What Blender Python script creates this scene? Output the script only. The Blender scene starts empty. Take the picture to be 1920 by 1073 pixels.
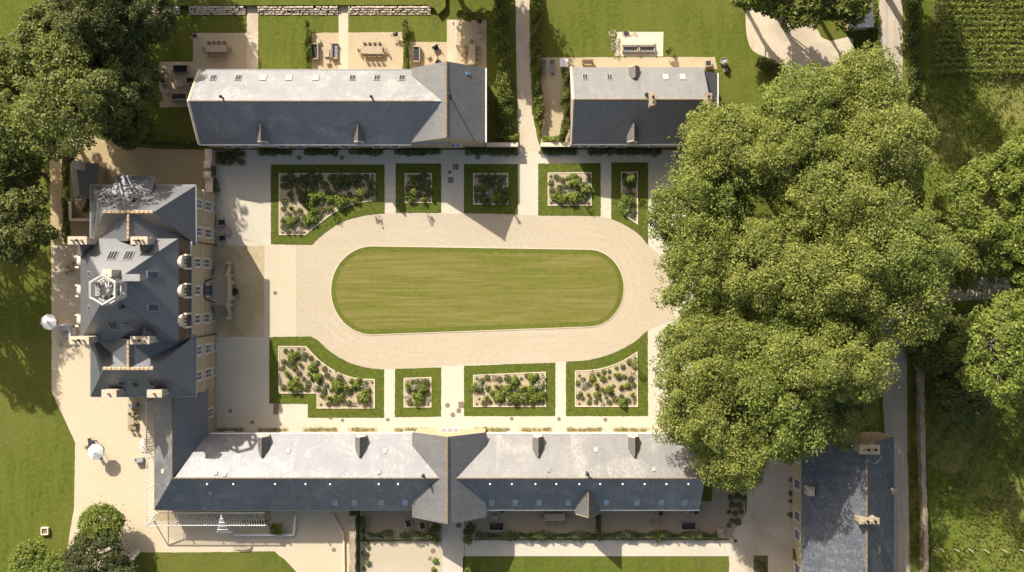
import bpy, bmesh, math, random
import numpy as np
from mathutils import Vector, Matrix

# ------------------------------------------------------------------ camera, sky, sun, exposure
H = 135.0                 # height of the drone above the court (m)
S = 0.075                 # metres of ground for one photo pixel
CX, CY = 960.0, 536.5
scene = bpy.context.scene
COL = scene.collection
cam_d = bpy.data.cameras.new('drone_camera')
cam = bpy.data.objects.new('drone_camera', cam_d)
COL.objects.link(cam)
cam.location = (0, 0, H)
cam.rotation_euler = (0, 0, 0)
cam_d.sensor_width = 36.0
cam_d.lens = 36.0 * (H / S) / 1920.0
cam_d.clip_start = 1.0
cam_d.clip_end = 2000.0
scene.camera = cam

SUN_EL = math.radians(33.5)
SH = Vector((0.5, -0.866, 0)).normalized()          # where shadows fall on the ground
sun_d = bpy.data.lights.new('sun', 'SUN')
sun_d.energy = 4.25
sun_d.angle = math.radians(0.53)
sun_d.color = (1.0, 0.94, 0.85)
sun = bpy.data.objects.new('sun', sun_d)
COL.objects.link(sun)
ldir = Vector((SH.x * math.cos(SUN_EL), SH.y * math.cos(SUN_EL), -math.sin(SUN_EL)))
sun.rotation_euler = ldir.to_track_quat('-Z', 'Y').to_euler()
sun.location = (-60, 100, 90)
world = bpy.data.worlds.new('World')
scene.world = world
world.use_nodes = True
wn = world.node_tree
for n in list(wn.nodes):
    wn.nodes.remove(n)
sky = wn.nodes.new('ShaderNodeTexSky')
sky.sky_type = 'NISHITA'
sky.sun_disc = False
sky.sun_elevation = SUN_EL
sky.sun_rotation = math.atan2(-SH.x, -SH.y)
sky.air_density = 0.5
sky.dust_density = 2.0
sky.ozone_density = 0.0
bg = wn.nodes.new('ShaderNodeBackground')
bg.inputs['Strength'].default_value = 0.15
wo = wn.nodes.new('ShaderNodeOutputWorld')
warm = wn.nodes.new('ShaderNodeMix'); warm.data_type = 'RGBA'; warm.blend_type = 'MULTIPLY'      # warm tint added to the sky light, to warm the shade
warm.inputs[0].default_value = 1.0; warm.inputs[7].default_value = (1.05, 0.95, 0.80, 1)
wn.links.new(sky.outputs[0], warm.inputs[6]); wn.links.new(warm.outputs[2], bg.inputs['Color'])
wn.links.new(bg.outputs[0], wo.inputs['Surface'])
scene.view_settings.view_transform = 'Standard'
scene.view_settings.look = 'None'
scene.view_settings.exposure = 1.03
scene.view_settings.gamma = 1.0
scene.cycles.max_bounces = 6
scene.cycles.transparent_max_bounces = 6

RND = random.Random(11)
NPR = np.random.default_rng(7)

# ------------------------------------------------------------------ measuring helpers
def G(px, py, z=0.0):
    """plan position: photo pixel of a point on the ground -> metres"""
    return ((px - CX) * S, -(py - CY) * S, z)

def P(px, py, z=0.0):
    """a point at height z that shows at this photo pixel -> metres"""
    k = (H - z) / H
    return ((px - CX) * S * k, -(py - CY) * S * k, z)

def plan(px, py, z):
    """photo pixel at height z -> plan pixel"""
    k = (H - z) / H
    return CX + (px - CX) * k, CY + (py - CY) * k

def on_plane(px, py, p0, n):
    o = Vector((0, 0, H)); d = Vector(G(px, py)) - o
    t = (Vector(p0) - o).dot(n) / d.dot(n)
    return o + d * t

def plane_of(pts):
    a, b, c = (Vector(p) for p in pts[:3])
    n = (b - a).cross(c - a).normalized()
    if n.z < 0: n = -n
    return a, n

def lin(h):
    h = h.lstrip('#'); r = []
    for i in (0, 2, 4):
        c = int(h[i:i + 2], 16) / 255
        r.append(c / 12.92 if c <= 0.04045 else ((c + 0.055) / 1.055) ** 2.4)
    return (*r, 1)

# ------------------------------------------------------------------ materials
class NT:
    def __init__(self, name):
        m = bpy.data.materials.new(name); m.use_nodes = True
        self.m = m; self.t = m.node_tree
        for n in list(self.t.nodes): self.t.nodes.remove(n)
        self.out = self.t.nodes.new('ShaderNodeOutputMaterial')
    def n(self, kind, **kw):
        nd = self.t.nodes.new(kind)
        for k, v in kw.items():
            if k.startswith('i_'): nd.inputs[k[2:].replace('_', ' ')].default_value = v
            else: setattr(nd, k, v)
        return nd
    def l(self, a, b): self.t.links.new(a, b)
    def ramp(self, fac, stops):
        r = self.n('ShaderNodeValToRGB'); el = r.color_ramp.elements
        while len(el) < len(stops): el.new(0.5)
        for e, (p, c) in zip(el, stops):
            e.position = p; e.color = c if len(c) == 4 else (*c, 1)
        self.l(fac, r.inputs[0]); return r.outputs[0]
    def mix(self, fac, a, b, mode='MIX'):
        x = self.n('ShaderNodeMix', data_type='RGBA', blend_type=mode)
        for s, v in ((x.inputs[0], fac), (x.inputs[6], a), (x.inputs[7], b)):
            if isinstance(v, (int, float)): s.default_value = v
            elif isinstance(v, tuple): s.default_value = v if len(v) == 4 else (*v, 1)
            else: self.l(v, s)
        return x.outputs[2]
    def coords(self, kind='Object', scale=(1, 1, 1), rot=0):
        tc = self.n('ShaderNodeTexCoord'); mp = self.n('ShaderNodeMapping')
        mp.inputs['Scale'].default_value = scale
        mp.inputs['Rotation'].default_value = (0, 0, rot)
        self.l(tc.outputs[kind], mp.inputs[0]); return mp.outputs[0]
    def noise(self, vec, scale, detail=5, rough=0.6, dist=0):
        x = self.n('ShaderNodeTexNoise'); self.l(vec, x.inputs['Vector'])
        x.inputs['Scale'].default_value = scale; x.inputs['Detail'].default_value = detail
        x.inputs['Roughness'].default_value = rough; x.inputs['Distortion'].default_value = dist
        return x.outputs['Fac']
    def finish(self, color, rough=0.9, spec=0.2, ior=1.5, bump=None, bstr=0.3, bdist=0.05, metal=0.0):
        b = self.n('ShaderNodeBsdfPrincipled')
        if isinstance(color, tuple): b.inputs['Base Color'].default_value = color if len(color) == 4 else (*color, 1)
        else: self.l(color, b.inputs['Base Color'])
        b.inputs['Roughness'].default_value = rough
        b.inputs['Specular IOR Level'].default_value = spec
        b.inputs['Metallic'].default_value = metal; b.inputs['IOR'].default_value = ior
        if bump is not None:
            bp = self.n('ShaderNodeBump'); bp.inputs['Strength'].default_value = bstr
            bp.inputs['Distance'].default_value = bdist
            self.l(bump, bp.inputs['Height']); self.l(bp.outputs[0], b.inputs['Normal'])
        self.l(b.outputs[0], self.out.inputs[0])
        return self.m

def ground_mat(name, a, b, c, fine=3.0, big=0.12, bstr=0.4, bdist=0.06, patch=(0.45, 0.65), rough=0.95, stretch=(1, 1, 1), rot=0, spec=0.1, streak=None):
    """fine grain between a and b, broad patches towards c"""
    t = NT(name); v = t.coords('Object')
    vs = t.coords('Object', stretch, rot)
    f = t.noise(vs, fine, 8, 0.75)
    col = t.ramp(f, [(0.3, a), (0.7, b)])
    g = t.noise(v, big, 6, 0.6, 0.4)
    gf = t.ramp(g, [(patch[0], (0, 0, 0)), (patch[1], (1, 1, 1))])
    col = t.mix(gf, col, t.mix(0.55, col, c))
    if streak:
        sv = t.coords('Object', streak[0]); sn = t.noise(sv, streak[1], 4, 0.6, streak[3] if len(streak) > 3 else 0.2)
        sf = t.ramp(sn, [(0.42, (0, 0, 0)), (0.62, (1, 1, 1))])
        col = t.mix(sf, col, t.mix(0.6, col, streak[2]))
    return t.finish(col, rough, spec, bump=f, bstr=bstr, bdist=bdist)

def plain(name, c, rough=0.7, spec=0.3, vary=0.25, scale=2.0, metal=0.0, bstr=0.15):
    t = NT(name); v = t.coords('Object')
    f = t.noise(v, scale, 5, 0.65)
    lo = tuple(x * (1 - vary) for x in c[:3]); hi = tuple(min(1, x * (1 + vary)) for x in c[:3])
    return t.finish(t.ramp(f, [(0.3, lo), (0.7, hi)]), rough, spec, bump=f, bstr=bstr, bdist=0.02, metal=metal)

def slate_mat(name, a, b, lichen, amount, rough=0.6, spec=0.9, lscale=0.5):
    t = NT(name); uv = t.coords('UV'); ob = t.coords('Object')
    br = t.n('ShaderNodeTexBrick')
    t.l(uv, br.inputs['Vector'])
    br.inputs['Scale'].default_value = 1.0; br.inputs['Brick Width'].default_value = 0.34; br.inputs['Row Height'].default_value = 0.2
    br.inputs['Mortar Size'].default_value = 0.012; br.inputs['Bias'].default_value = 0.0
    br.inputs['Color1'].default_value = a if len(a) == 4 else (*a, 1); br.inputs['Color2'].default_value = b if len(b) == 4 else (*b, 1)
    br.inputs['Mortar'].default_value = tuple(x * 0.6 for x in a[:3]) + (1,)
    col = br.outputs['Color']
    n1 = t.noise(ob, 0.25, 6, 0.65, 0.5)
    col = t.mix(t.ramp(n1, [(0.35, (0, 0, 0)), (0.7, (1, 1, 1))]), col, t.mix(0.35, col, lichen))
    n2 = t.noise(ob, lscale, 7, 0.72, 0.8)
    lf = t.ramp(n2, [(0.66 - amount * 0.2, (0, 0, 0)), (0.76 - amount * 0.2, (1, 1, 1))])
    n3 = t.noise(ob, 3.2, 6, 0.8)
    lf2 = t.mix(1.0, lf, t.ramp(n3, [(0.42, (0, 0, 0)), (0.6, (1, 1, 1))]), 'MULTIPLY')
    col = t.mix(lf2, col, lichen)
    n4 = t.noise(ob, 2.6, 7, 0.8)
    col = t.mix(0.75, col, t.ramp(n4, [(0.32, (0.5, 0.5, 0.51)), (0.68, (1.5, 1.48, 1.42))]), 'MULTIPLY')
    n5 = t.noise(t.coords('UV', (1.3, 0.11, 1)), 1.0, 4, 0.6)          # rain streaks run down the slope
    col = t.mix(0.6, col, t.ramp(n5, [(0.35, (0.72, 0.72, 0.74)), (0.65, (1.25, 1.24, 1.2))]), 'MULTIPLY')
    h = t.mix(0.5, br.outputs['Fac'], n4)
    return t.finish(col, rough, 0.5, 2.0 + 0.3 * spec, bump=h, bstr=0.3, bdist=0.03)

def leaf_mat(name, dark, light, rough=0.55, trans=0.3, tip=None):
    t = NT(name)
    g = t.n('ShaderNodeNewGeometry')
    stops = [(0.0, dark), (0.75, light)] + ([(1.0, tip)] if tip else [])
    col = t.ramp(g.outputs['Random Per Island'], stops)
    ob = t.coords('Object'); nz = t.noise(ob, 0.35, 3, 0.5)
    col = t.mix(0.7, col, t.ramp(nz, [(0.35, (0.72, 0.75, 0.7)), (0.65, (1.2, 1.15, 1.05))]), 'MULTIPLY')
    b = t.n('ShaderNodeBsdfPrincipled'); t.l(col, b.inputs['Base Color'])
    b.inputs['Roughness'].default_value = rough; b.inputs['Specular IOR Level'].default_value = 0.25
    tr = t.n('ShaderNodeBsdfTranslucent'); t.l(col, tr.inputs['Color'])
    mx = t.n('ShaderNodeMixShader'); mx.inputs[0].default_value = trans
    t.l(b.outputs[0], mx.inputs[1]); t.l(tr.outputs[0], mx.inputs[2]); t.l(mx.outputs[0], t.out.inputs[0])
    return t.m

def glass_mat(name, c, rough=0.12):
    t = NT(name); v = t.coords('Object'); f = t.noise(v, 0.8, 3, 0.5)
    return t.finish(t.ramp(f, [(0.35, tuple(x * 0.7 for x in c)), (0.65, tuple(x * 1.3 for x in c))]), rough, 0.6)

M = {}
M['lawn'] = ground_mat('mown_lawn', (0.045, 0.066, 0.009), (0.115, 0.132, 0.021), (0.13, 0.122, 0.032), 1.7, 0.07, 0.9, 0.12, streak=((0.9, 0.12, 1), 1.0, (0.11, 0.125, 0.02), 0.3))
M['border'] = ground_mat('border_lawn', (0.038, 0.058, 0.008), (0.118, 0.138, 0.022), (0.095, 0.108, 0.018), 1.7, 0.25, 0.9, 0.12)
M['oval'] = ground_mat('oval_lawn', (0.068, 0.088, 0.013), (0.135, 0.148, 0.026), (0.115, 0.128, 0.024), 1.8, 0.15, 0.7)
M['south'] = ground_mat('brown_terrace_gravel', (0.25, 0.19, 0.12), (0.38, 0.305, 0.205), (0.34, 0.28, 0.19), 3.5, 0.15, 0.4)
M['mown'] = ground_mat('mown_turf', (0.086, 0.099, 0.016), (0.148, 0.153, 0.027), (0.158, 0.143, 0.040), 1.6, 0.10, 0.6, patch=(0.35, 0.68), streak=((0.06, 1.5, 1), 1.0, (0.215, 0.18, 0.066), 1.6))
M['needle_dark'] = leaf_mat('dense_evergreen_needles', (0.026, 0.035, 0.010), (0.072, 0.084, 0.022), 0.6, 0.12)
M['stepstone'] = ground_mat('worn_step_stone', (0.34, 0.285, 0.195), (0.46, 0.395, 0.285), (0.38, 0.31, 0.21), 3.0, 0.5, 0.3)
M['track'] = ground_mat('tyre_worn_gravel', (0.355, 0.30, 0.215), (0.455, 0.39, 0.285), (0.46, 0.40, 0.305), 2.0, 0.2, 0.3)
M['rough'] = ground_mat('rough_meadow', (0.07, 0.10, 0.013), (0.17, 0.195, 0.034), (0.23, 0.20, 0.07), 1.1, 0.12, 0.9, 0.25)
M['greypaint'] = plain('pale_grey_stone', (0.42, 0.40, 0.365), 0.7, 0.3, 0.15, 2)
M['paving'] = ground_mat('pale_paving', (0.44, 0.405, 0.315), (0.53, 0.49, 0.39), (0.42, 0.37, 0.275), 1.8, 0.10, 0.2)
M['forecourt'] = ground_mat('forecourt_paving', (0.43, 0.375, 0.27), (0.51, 0.445, 0.325), (0.45, 0.38, 0.26), 3.0, 0.12, 0.15)
M['mossy'] = ground_mat('shade_toned_mossy_paving', (0.29, 0.23, 0.125), (0.42, 0.34, 0.20), (0.54, 0.46, 0.33), 1.6, 0.14, 0.25, patch=(0.45, 0.68))  # moss colour that also holds part of the shade on the paving
M['drive'] = ground_mat('drive_gravel', (0.35, 0.295, 0.21), (0.47, 0.405, 0.30), (0.44, 0.385, 0.29), 2.6, 0.06, 0.5, streak=((0.06, 0.9, 1), 1.0, (0.40, 0.335, 0.23), 1.5))
M['patio'] = ground_mat('patio_gravel', (0.31, 0.25, 0.155), (0.45, 0.37, 0.245), (0.42, 0.36, 0.25), 3.5, 0.15, 0.4)
M['ochre'] = ground_mat('ochre_gravel', (0.31, 0.245, 0.135), (0.43, 0.345, 0.20), (0.28, 0.23, 0.125), 3.0, 0.12, 0.4)
M['terrace'] = ground_mat('terrace_gravel', (0.42, 0.355, 0.245), (0.53, 0.455, 0.33), (0.47, 0.385, 0.25), 3.0, 0.1, 0.3)
M['lane'] = ground_mat('lane_dirt', (0.32, 0.27, 0.20), (0.50, 0.435, 0.335), (0.54, 0.47, 0.37), 2.2, 0.2, 0.4, stretch=(2.5, 0.25, 1), streak=((1.4, 0.03, 1), 1.0, (0.28, 0.24, 0.185), 0.1))
M['path'] = ground_mat('path_gravel', (0.40, 0.335, 0.24), (0.56, 0.485, 0.37), (0.32, 0.265, 0.185), 3.0, 0.18, 0.35)
M['soil'] = ground_mat('bed_mulch', (0.31, 0.25, 0.165), (0.47, 0.39, 0.27), (0.29, 0.225, 0.14), 4.0, 0.5, 0.5)
M['darksoil'] = ground_mat('dark_soil', (0.07, 0.07, 0.025), (0.14, 0.125, 0.055), (0.07, 0.085, 0.02), 3.0, 0.4, 0.5)
M['slate_pale'] = slate_mat('slate_of_the_ranges', (0.029, 0.034, 0.045), (0.050, 0.056, 0.067), (0.17, 0.168, 0.155), 0.8, 0.6, 1.5, 0.30)
M['slate_grey'] = slate_mat('weathered_grey_slate', (0.042, 0.043, 0.043), (0.075, 0.074, 0.070), (0.14, 0.13, 0.11), 0.4, 0.64, 1.2)
M['slate_south'] = slate_mat('slate_of_the_south_range', (0.026, 0.031, 0.042), (0.047, 0.053, 0.066), (0.17, 0.17, 0.16), 0.85, 0.62, 0.75, 0.30)
M['slate_mixed'] = slate_mat('greyer_patched_slate', (0.038, 0.040, 0.041), (0.062, 0.062, 0.060), (0.19, 0.18, 0.15), 0.6, 0.62, 0.7, 0.16)
M['slate_blue'] = slate_mat('new_blue_slate', (0.020, 0.024, 0.032), (0.032, 0.037, 0.047), (0.06, 0.06, 0.058), 0.15, 0.6, 1.2)
M['slate_old'] = slate_mat('old_lichened_slate', (0.034, 0.044, 0.064), (0.072, 0.086, 0.115), (0.20, 0.195, 0.17), 0.65, 0.65, -1.3, 1.3)
M['mansard'] = plain('bounce_browned_mansard', (0.12, 0.085, 0.05), 0.7, 0.2, 0.3, 1.5)  # brown put into the slate colour for light bounced off the court
M['limestone'] = ground_mat('golden_limestone', (0.33, 0.255, 0.155), (0.45, 0.36, 0.23), (0.40, 0.33, 0.22), 2.5, 0.35, 0.3)
M['whitestone'] = plain('white_dressed_stone', (0.56, 0.475, 0.36), 0.8, 0.2, 0.12, 3)
M['rubble'] = ground_mat('rubble_stone', (0.22, 0.17, 0.11), (0.46, 0.38, 0.28), (0.18, 0.15, 0.08), 3.5, 0.5, 0.8, 0.1)
M['bankstone'] = plain('pale_bank_stone', (0.52, 0.44, 0.33), 0.9, 0.2, 0.3, 3)
M['ridge'] = plain('clay_ridge_tiles', (0.40, 0.30, 0.18), 0.8, 0.2, 0.3, 4)
M['ridge_dark'] = plain('old_brown_ridge_tiles', (0.20, 0.145, 0.085), 0.8, 0.2, 0.35, 4)
M['zinc'] = plain('zinc_gutter', (0.26, 0.26, 0.26), 0.5, 0.5, 0.1, 2)
M['sky_glass'] = glass_mat('skylight_glass', (0.17, 0.28, 0.38), 0.2)  # blue base colour painted in for the sky that the panes reflect
M['dark_glass'] = glass_mat('window_glass', (0.035, 0.04, 0.05), 0.1)
M['white'] = plain('white_paint', (0.66, 0.64, 0.60), 0.5, 0.4, 0.08, 2)
M['bluegrey'] = plain('blue_grey_joinery', (0.24, 0.28, 0.34), 0.6, 0.3, 0.1)
M['timber'] = plain('weathered_teak', (0.27, 0.205, 0.125), 0.75, 0.2, 0.3, 4)
M['paletimber'] = plain('pale_teak', (0.36, 0.30, 0.21), 0.75, 0.2, 0.25, 4)
M['cushion'] = plain('charcoal_cushion', (0.045, 0.047, 0.052), 0.9, 0.1, 0.3, 6)
M['greycushion'] = plain('grey_cushion', (0.20, 0.20, 0.20), 0.9, 0.1, 0.15, 6)
M['iron'] = plain('black_iron', (0.018, 0.018, 0.02), 0.5, 0.5, 0.2)
M['lead'] = plain('dull_lead', (0.10, 0.10, 0.105), 0.6, 0.4, 0.15)
M['castiron'] = plain('cast_iron_cover', (0.17, 0.14, 0.105), 0.8, 0.3, 0.25, 5)
M['canvas'] = plain('white_canvas', (0.62, 0.60, 0.57), 0.9, 0.1, 0.06)
M['bark'] = plain('bark', (0.19, 0.16, 0.12), 0.95, 0.1, 0.4, 6)
M['chimneystone'] = plain('chimney_stone', (0.46, 0.39, 0.29), 0.85, 0.2, 0.2, 2.5)
M['water'] = glass_mat('tub_water', (0.30, 0.36, 0.36), 0.05)
M['leaf_ash'] = leaf_mat('leaves_of_the_tall_trees', (0.125, 0.155, 0.026), (0.245, 0.275, 0.056), 0.5, 0.38, (0.30, 0.305, 0.09))
M['leaf_ash2'] = leaf_mat('greener_leaves_of_the_tall_trees', (0.100, 0.135, 0.022), (0.215, 0.26, 0.048), 0.5, 0.38, (0.27, 0.295, 0.08))
M['leaf_lime'] = leaf_mat('light_leaves', (0.085, 0.118, 0.016), (0.205, 0.25, 0.042), 0.5, 0.3)
M['leaf_dark'] = leaf_mat('dark_leaves', (0.050, 0.066, 0.013), (0.140, 0.155, 0.034), 0.55, 0.25)
M['leaf_green'] = leaf_mat('mid_green_leaves', (0.065, 0.085, 0.012), (0.16, 0.185, 0.032), 0.5, 0.28)
M['needle'] = leaf_mat('evergreen_needles', (0.045, 0.058, 0.014), (0.12, 0.135, 0.032), 0.6, 0.2)
M['shrub_d'] = leaf_mat('dark_shrub_leaves', (0.048, 0.068, 0.017), (0.13, 0.16, 0.044), 0.6, 0.22)
M['shrub_b'] = leaf_mat('bright_shrub_leaves', (0.10, 0.14, 0.018), (0.22, 0.27, 0.045), 0.55, 0.28)
M['shrub_f'] = leaf_mat('lime_grass_blades', (0.14, 0.17, 0.025), (0.28, 0.31, 0.06), 0.55, 0.3)
M['shrub_w'] = leaf_mat('silver_petals', (0.22, 0.21, 0.14), (0.50, 0.46, 0.38), 0.7, 0.2)
M['corn'] = leaf_mat('maize_blades', (0.09, 0.12, 0.018), (0.21, 0.25, 0.045), 0.5, 0.3)

# ------------------------------------------------------------------ objects
WORLD = {}
def tag(o, label=None, cat=None, group=None, kind=None):
    if label: o['label'] = label
    if cat: o['category'] = cat
    if group: o['group'] = group
    if kind: o['kind'] = kind
    return o

def thing(name, label, cat, loc=(0, 0, 0), rz=0.0, group=None):
    o = bpy.data.objects.new(name, None); COL.objects.link(o)
    o.empty_display_size = 0.3
    o.location = loc; o.rotation_euler = (0, 0, rz)
    WORLD[o.name] = Vector(loc)
    return tag(o, label, cat, group)

class MB:
    def __init__(self): self.v = []; self.f = []
    def poly(self, pts):
        b = len(self.v); self.v += [tuple(p) for p in pts]; self.f.append(tuple(range(b, b + len(pts)))); return self
    def faces(self, vs, fs):
        b = len(self.v); self.v += [tuple(p) for p in vs]; self.f += [tuple(i + b for i in f) for f in fs]; return self
    def box(self, c, s, rz=0.0, mat=None):
        x, y, z = (q / 2 for q in s); vs = []
        cs, sn = math.cos(rz), math.sin(rz)
        for dz in (-z, z):
            for dx, dy in ((-x, -y), (x, -y), (x, y), (-x, y)):
                p = (dx * cs - dy * sn, dx * sn + dy * cs, dz)
                if mat is not None: p = tuple(mat @ Vector((dx, dy, dz)))
                vs.append((c[0] + p[0], c[1] + p[1], c[2] + p[2]))
        return self.faces(vs, [(3, 2, 1, 0), (4, 5, 6, 7), (0, 1, 5, 4), (1, 2, 6, 5), (2, 3, 7, 6), (3, 0, 4, 7)])
    def prism(self, pts2, z0, z1):
        n = len(pts2); a = sum(pts2[i][0] * pts2[(i + 1) % n][1] - pts2[(i + 1) % n][0] * pts2[i][1] for i in range(n))
        if a < 0: pts2 = pts2[::-1]
        vs = [(x, y, z0) for x, y in pts2] + [(x, y, z1) for x, y in pts2]
        fs = [tuple(range(n - 1, -1, -1)), tuple(range(n, 2 * n))] + [(i, (i + 1) % n, n + (i + 1) % n, n + i) for i in range(n)]
        return self.faces(vs, fs)
    def slab(self, pts, t=0.14):
        """a roof plane: polygon with thickness straight down"""
        a, nn = plane_of(pts); nrm = (Vector(pts[1]) - Vector(pts[0])).cross(Vector(pts[2]) - Vector(pts[0]))
        if nrm.z < 0: pts = pts[::-1]
        n = len(pts)
        vs = [tuple(p) for p in pts] + [(p[0], p[1], p[2] - t) for p in pts]
        fs = [tuple(range(n)), tuple(range(2 * n - 1, n - 1, -1))] + [(i, n + i, n + (i + 1) % n, (i + 1) % n) for i in range(n)]
        return self.faces(vs, fs)
    def tube(self, pts, rad, n=6, cap=True):
        pts = [Vector(p) for p in pts]
        if isinstance(rad, (int, float)): rad = [rad] * len(pts)
        vs = []; fs = []
        for i, p in enumerate(pts):
            d = (pts[min(i + 1, len(pts) - 1)] - pts[max(i - 1, 0)])
            d = d.normalized() if d.length > 1e-9 else Vector((0, 0, 1))
            u = d.cross(Vector((0, 0, 1)))
            u = u.normalized() if u.length > 1e-3 else Vector((1, 0, 0))
            w = d.cross(u)
            for k in range(n):
                a = 2 * math.pi * k / n
                vs.append(p + (u * math.cos(a) + w * math.sin(a)) * rad[i])
        for i in range(len(pts) - 1):
            for k in range(n):
                fs.append((i * n + k, i * n + (k + 1) % n, (i + 1) * n + (k + 1) % n, (i + 1) * n + k))
        if cap:
            fs.append(tuple(range(n - 1, -1, -1))); fs.append(tuple(range((len(pts) - 1) * n, len(pts) * n)))
        return self.faces(vs, fs)
    def lathe(self, prof, c=(0, 0, 0), n=16):
        vs = []; fs = []
        for r, z in prof:
            for k in range(n):
                a = 2 * math.pi * (k + 0.5) / n
                vs.append((c[0] + r * math.cos(a), c[1] + r * math.sin(a), c[2] + z))
        for i in range(len(prof) - 1):
            for k in range(n):
                fs.append((i * n + k, i * n + (k + 1) % n, (i + 1) * n + (k + 1) % n, (i + 1) * n + k))
        fs.append(tuple(range(n - 1, -1, -1))); fs.append(tuple(range((len(prof) - 1) * n, len(prof) * n)))
        return self.faces(vs, fs)
    def build(self, name, m, parent=None, local=False, smooth=False, recalc=True):
        off = Vector((0, 0, 0))
        if parent is not None and not local: off = WORLD[parent.name]
        me = bpy.data.meshes.new(name)
        me.from_pydata([(x - off.x, y - off.y, z - off.z) for x, y, z in self.v], [], self.f)
        if recalc:
            bm = bmesh.new(); bm.from_mesh(me); bmesh.ops.recalc_face_normals(bm, faces=bm.faces); bm.to_mesh(me); bm.free()
        uvl = me.uv_layers.new(name='UVMap'); Z = Vector((0, 0, 1))
        vs = me.vertices
        for p in me.polygons:
            u = Z.cross(p.normal)
            u = u.normalized() if u.length > 1e-3 else Vector((1, 0, 0))
            w = p.normal.cross(u)
            for li in p.loop_indices:
                co = vs[me.loops[li].vertex_index].co
                uvl.data[li].uv = (co.dot(u), co.dot(w))
        if smooth:
            me.polygons.foreach_set('use_smooth', [True] * len(me.polygons))
        me.materials.append(M[m] if isinstance(m, str) else m)
        o = bpy.data.objects.new(name, me); COL.objects.link(o)
        if parent is not None:
            o.parent = parent
            WORLD[o.name] = WORLD[parent.name].copy() if not local else Vector((0, 0, 0))
        else: WORLD[o.name] = Vector((0, 0, 0))
        return o

def copy_thing(root, loc, rz=0.0, label=None, group=None, sc=None):
    r = root.copy(); COL.objects.link(r); r.location = loc; r.rotation_euler = (0, 0, rz)
    if sc is not None: r.scale = sc if isinstance(sc, tuple) else (sc, sc, sc)
    if label: r['label'] = label
    if group: r['group'] = group
    for ch in list(root.children):
        c = ch.copy(); COL.objects.link(c); c.parent = r
        for g in list(ch.children):
            d = g.copy(); COL.objects.link(d); d.parent = c
    return r

class Proto:
    """first call places the original, later calls copy it"""
    def __init__(self, make): self.make = make; self.o = None
    def put(self, loc, rz, label, group=None, sc=1.0):
        if self.o is None:
            self.o = self.make(); o = self.o
            o.location = loc; o.rotation_euler = (0, 0, rz); o.scale = (sc, sc, sc); o['label'] = label
            if group: o['group'] = group
            return o
        return copy_thing(self.o, loc, rz, label, group, sc)

ORD = ['first', 'second', 'third', 'fourth', 'fifth', 'sixth', 'seventh', 'eighth', 'ninth', 'tenth', 'eleventh', 'twelfth', 'thirteenth', 'fourteenth', 'fifteenth', 'sixteenth', 'seventeenth', 'eighteenth', 'nineteenth', 'twentieth',
       'twenty-first', 'twenty-second', 'twenty-third', 'twenty-fourth', 'twenty-fifth', 'twenty-sixth', 'twenty-seventh', 'twenty-eighth', 'twenty-ninth', 'thirtieth', 'thirty-first', 'thirty-second', 'thirty-third', 'thirty-fourth', 'thirty-fifth']

def rough_line(pts, amp=0.5, step=6, closed=True):
    """break straight edges into slightly wandering ones (pixels)"""
    out = []; n = len(pts)
    for i in range(n if closed else n - 1):
        a, b = pts[i], pts[(i + 1) % n]; d = math.hypot(b[0] - a[0], b[1] - a[1]); k = max(1, int(d / step))
        for j in range(k):
            t = j / k; out.append((a[0] + (b[0] - a[0]) * t + (RND.uniform(-amp, amp) if j else 0), a[1] + (b[1] - a[1]) * t + (RND.uniform(-amp, amp) if j else 0)))
    if not closed: out.append(pts[-1])
    return out

def cr(pts, n=6):
    """Catmull-Rom through the points (open)"""
    out = []
    for i in range(len(pts) - 1):
        p0 = pts[max(i - 1, 0)]; p1 = pts[i]; p2 = pts[i + 1]; p3 = pts[min(i + 2, len(pts) - 1)]
        for j in range(n):
            t = j / n
            out.append(tuple(0.5 * (2 * p1[q] + (p2[q] - p0[q]) * t + (2 * p0[q] - 5 * p1[q] + 4 * p2[q] - p3[q]) * t * t + (3 * p1[q] - p0[q] - 3 * p2[q] + p3[q]) * t ** 3) for q in (0, 1)))
    out.append(pts[-1]); return out

def sheet(name, pts, z, m, rough=0.0, step=6):
    if rough: pts = rough_line(pts, rough, step)
    o = MB().poly([G(x, y, z) for x, y in pts]).build(name, m, recalc=False)
    me = o.data
    if me.polygons[0].normal.z < 0: me.flip_normals()
    return tag(o, kind='structure')

def rect(x0, y0, x1, y1): return [(x0, y0), (x1, y0), (x1, y1), (x0, y1)]

def offset_poly(pts, d):
    n = len(pts); a = sum(pts[i][0] * pts[(i + 1) % n][1] - pts[(i + 1) % n][0] * pts[i][1] for i in range(n)); s = 1 if a > 0 else -1
    out = []
    for i in range(n):
        p, c, q = Vector(pts[i - 1]), Vector(pts[i]), Vector(pts[(i + 1) % n])
        e1 = (c - p).normalized(); e2 = (q - c).normalized()
        n1 = Vector((-e1.y, e1.x)) * s; n2 = Vector((-e2.y, e2.x)) * s
        m = n1 + n2; m = m / max(0.3, m.length_squared) * 2 if m.length > 1e-6 else n1
        out.append(tuple(c + m * d))
    return out

def kerb(mb, pts, w, z0, z1):
    """a low kerb that follows the closed outline, lying inside it (pixels)"""
    inn = offset_poly(pts, w); n = len(pts)
    o0 = [G(*p, z0) for p in pts]; o1 = [G(*p, z1) for p in pts]; i1 = [G(*p, z1) for p in inn]; i0 = [G(*p, z0) for p in inn]
    for i in range(n):
        j = (i + 1) % n
        mb.faces([o0[i], o0[j], o1[j], o1[i]], [(0, 1, 2, 3)]); mb.faces([o1[i], o1[j], i1[j], i1[i]], [(0, 1, 2, 3)]); mb.faces([i1[i], i1[j], i0[j], i0[i]], [(0, 1, 2, 3)])

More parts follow.
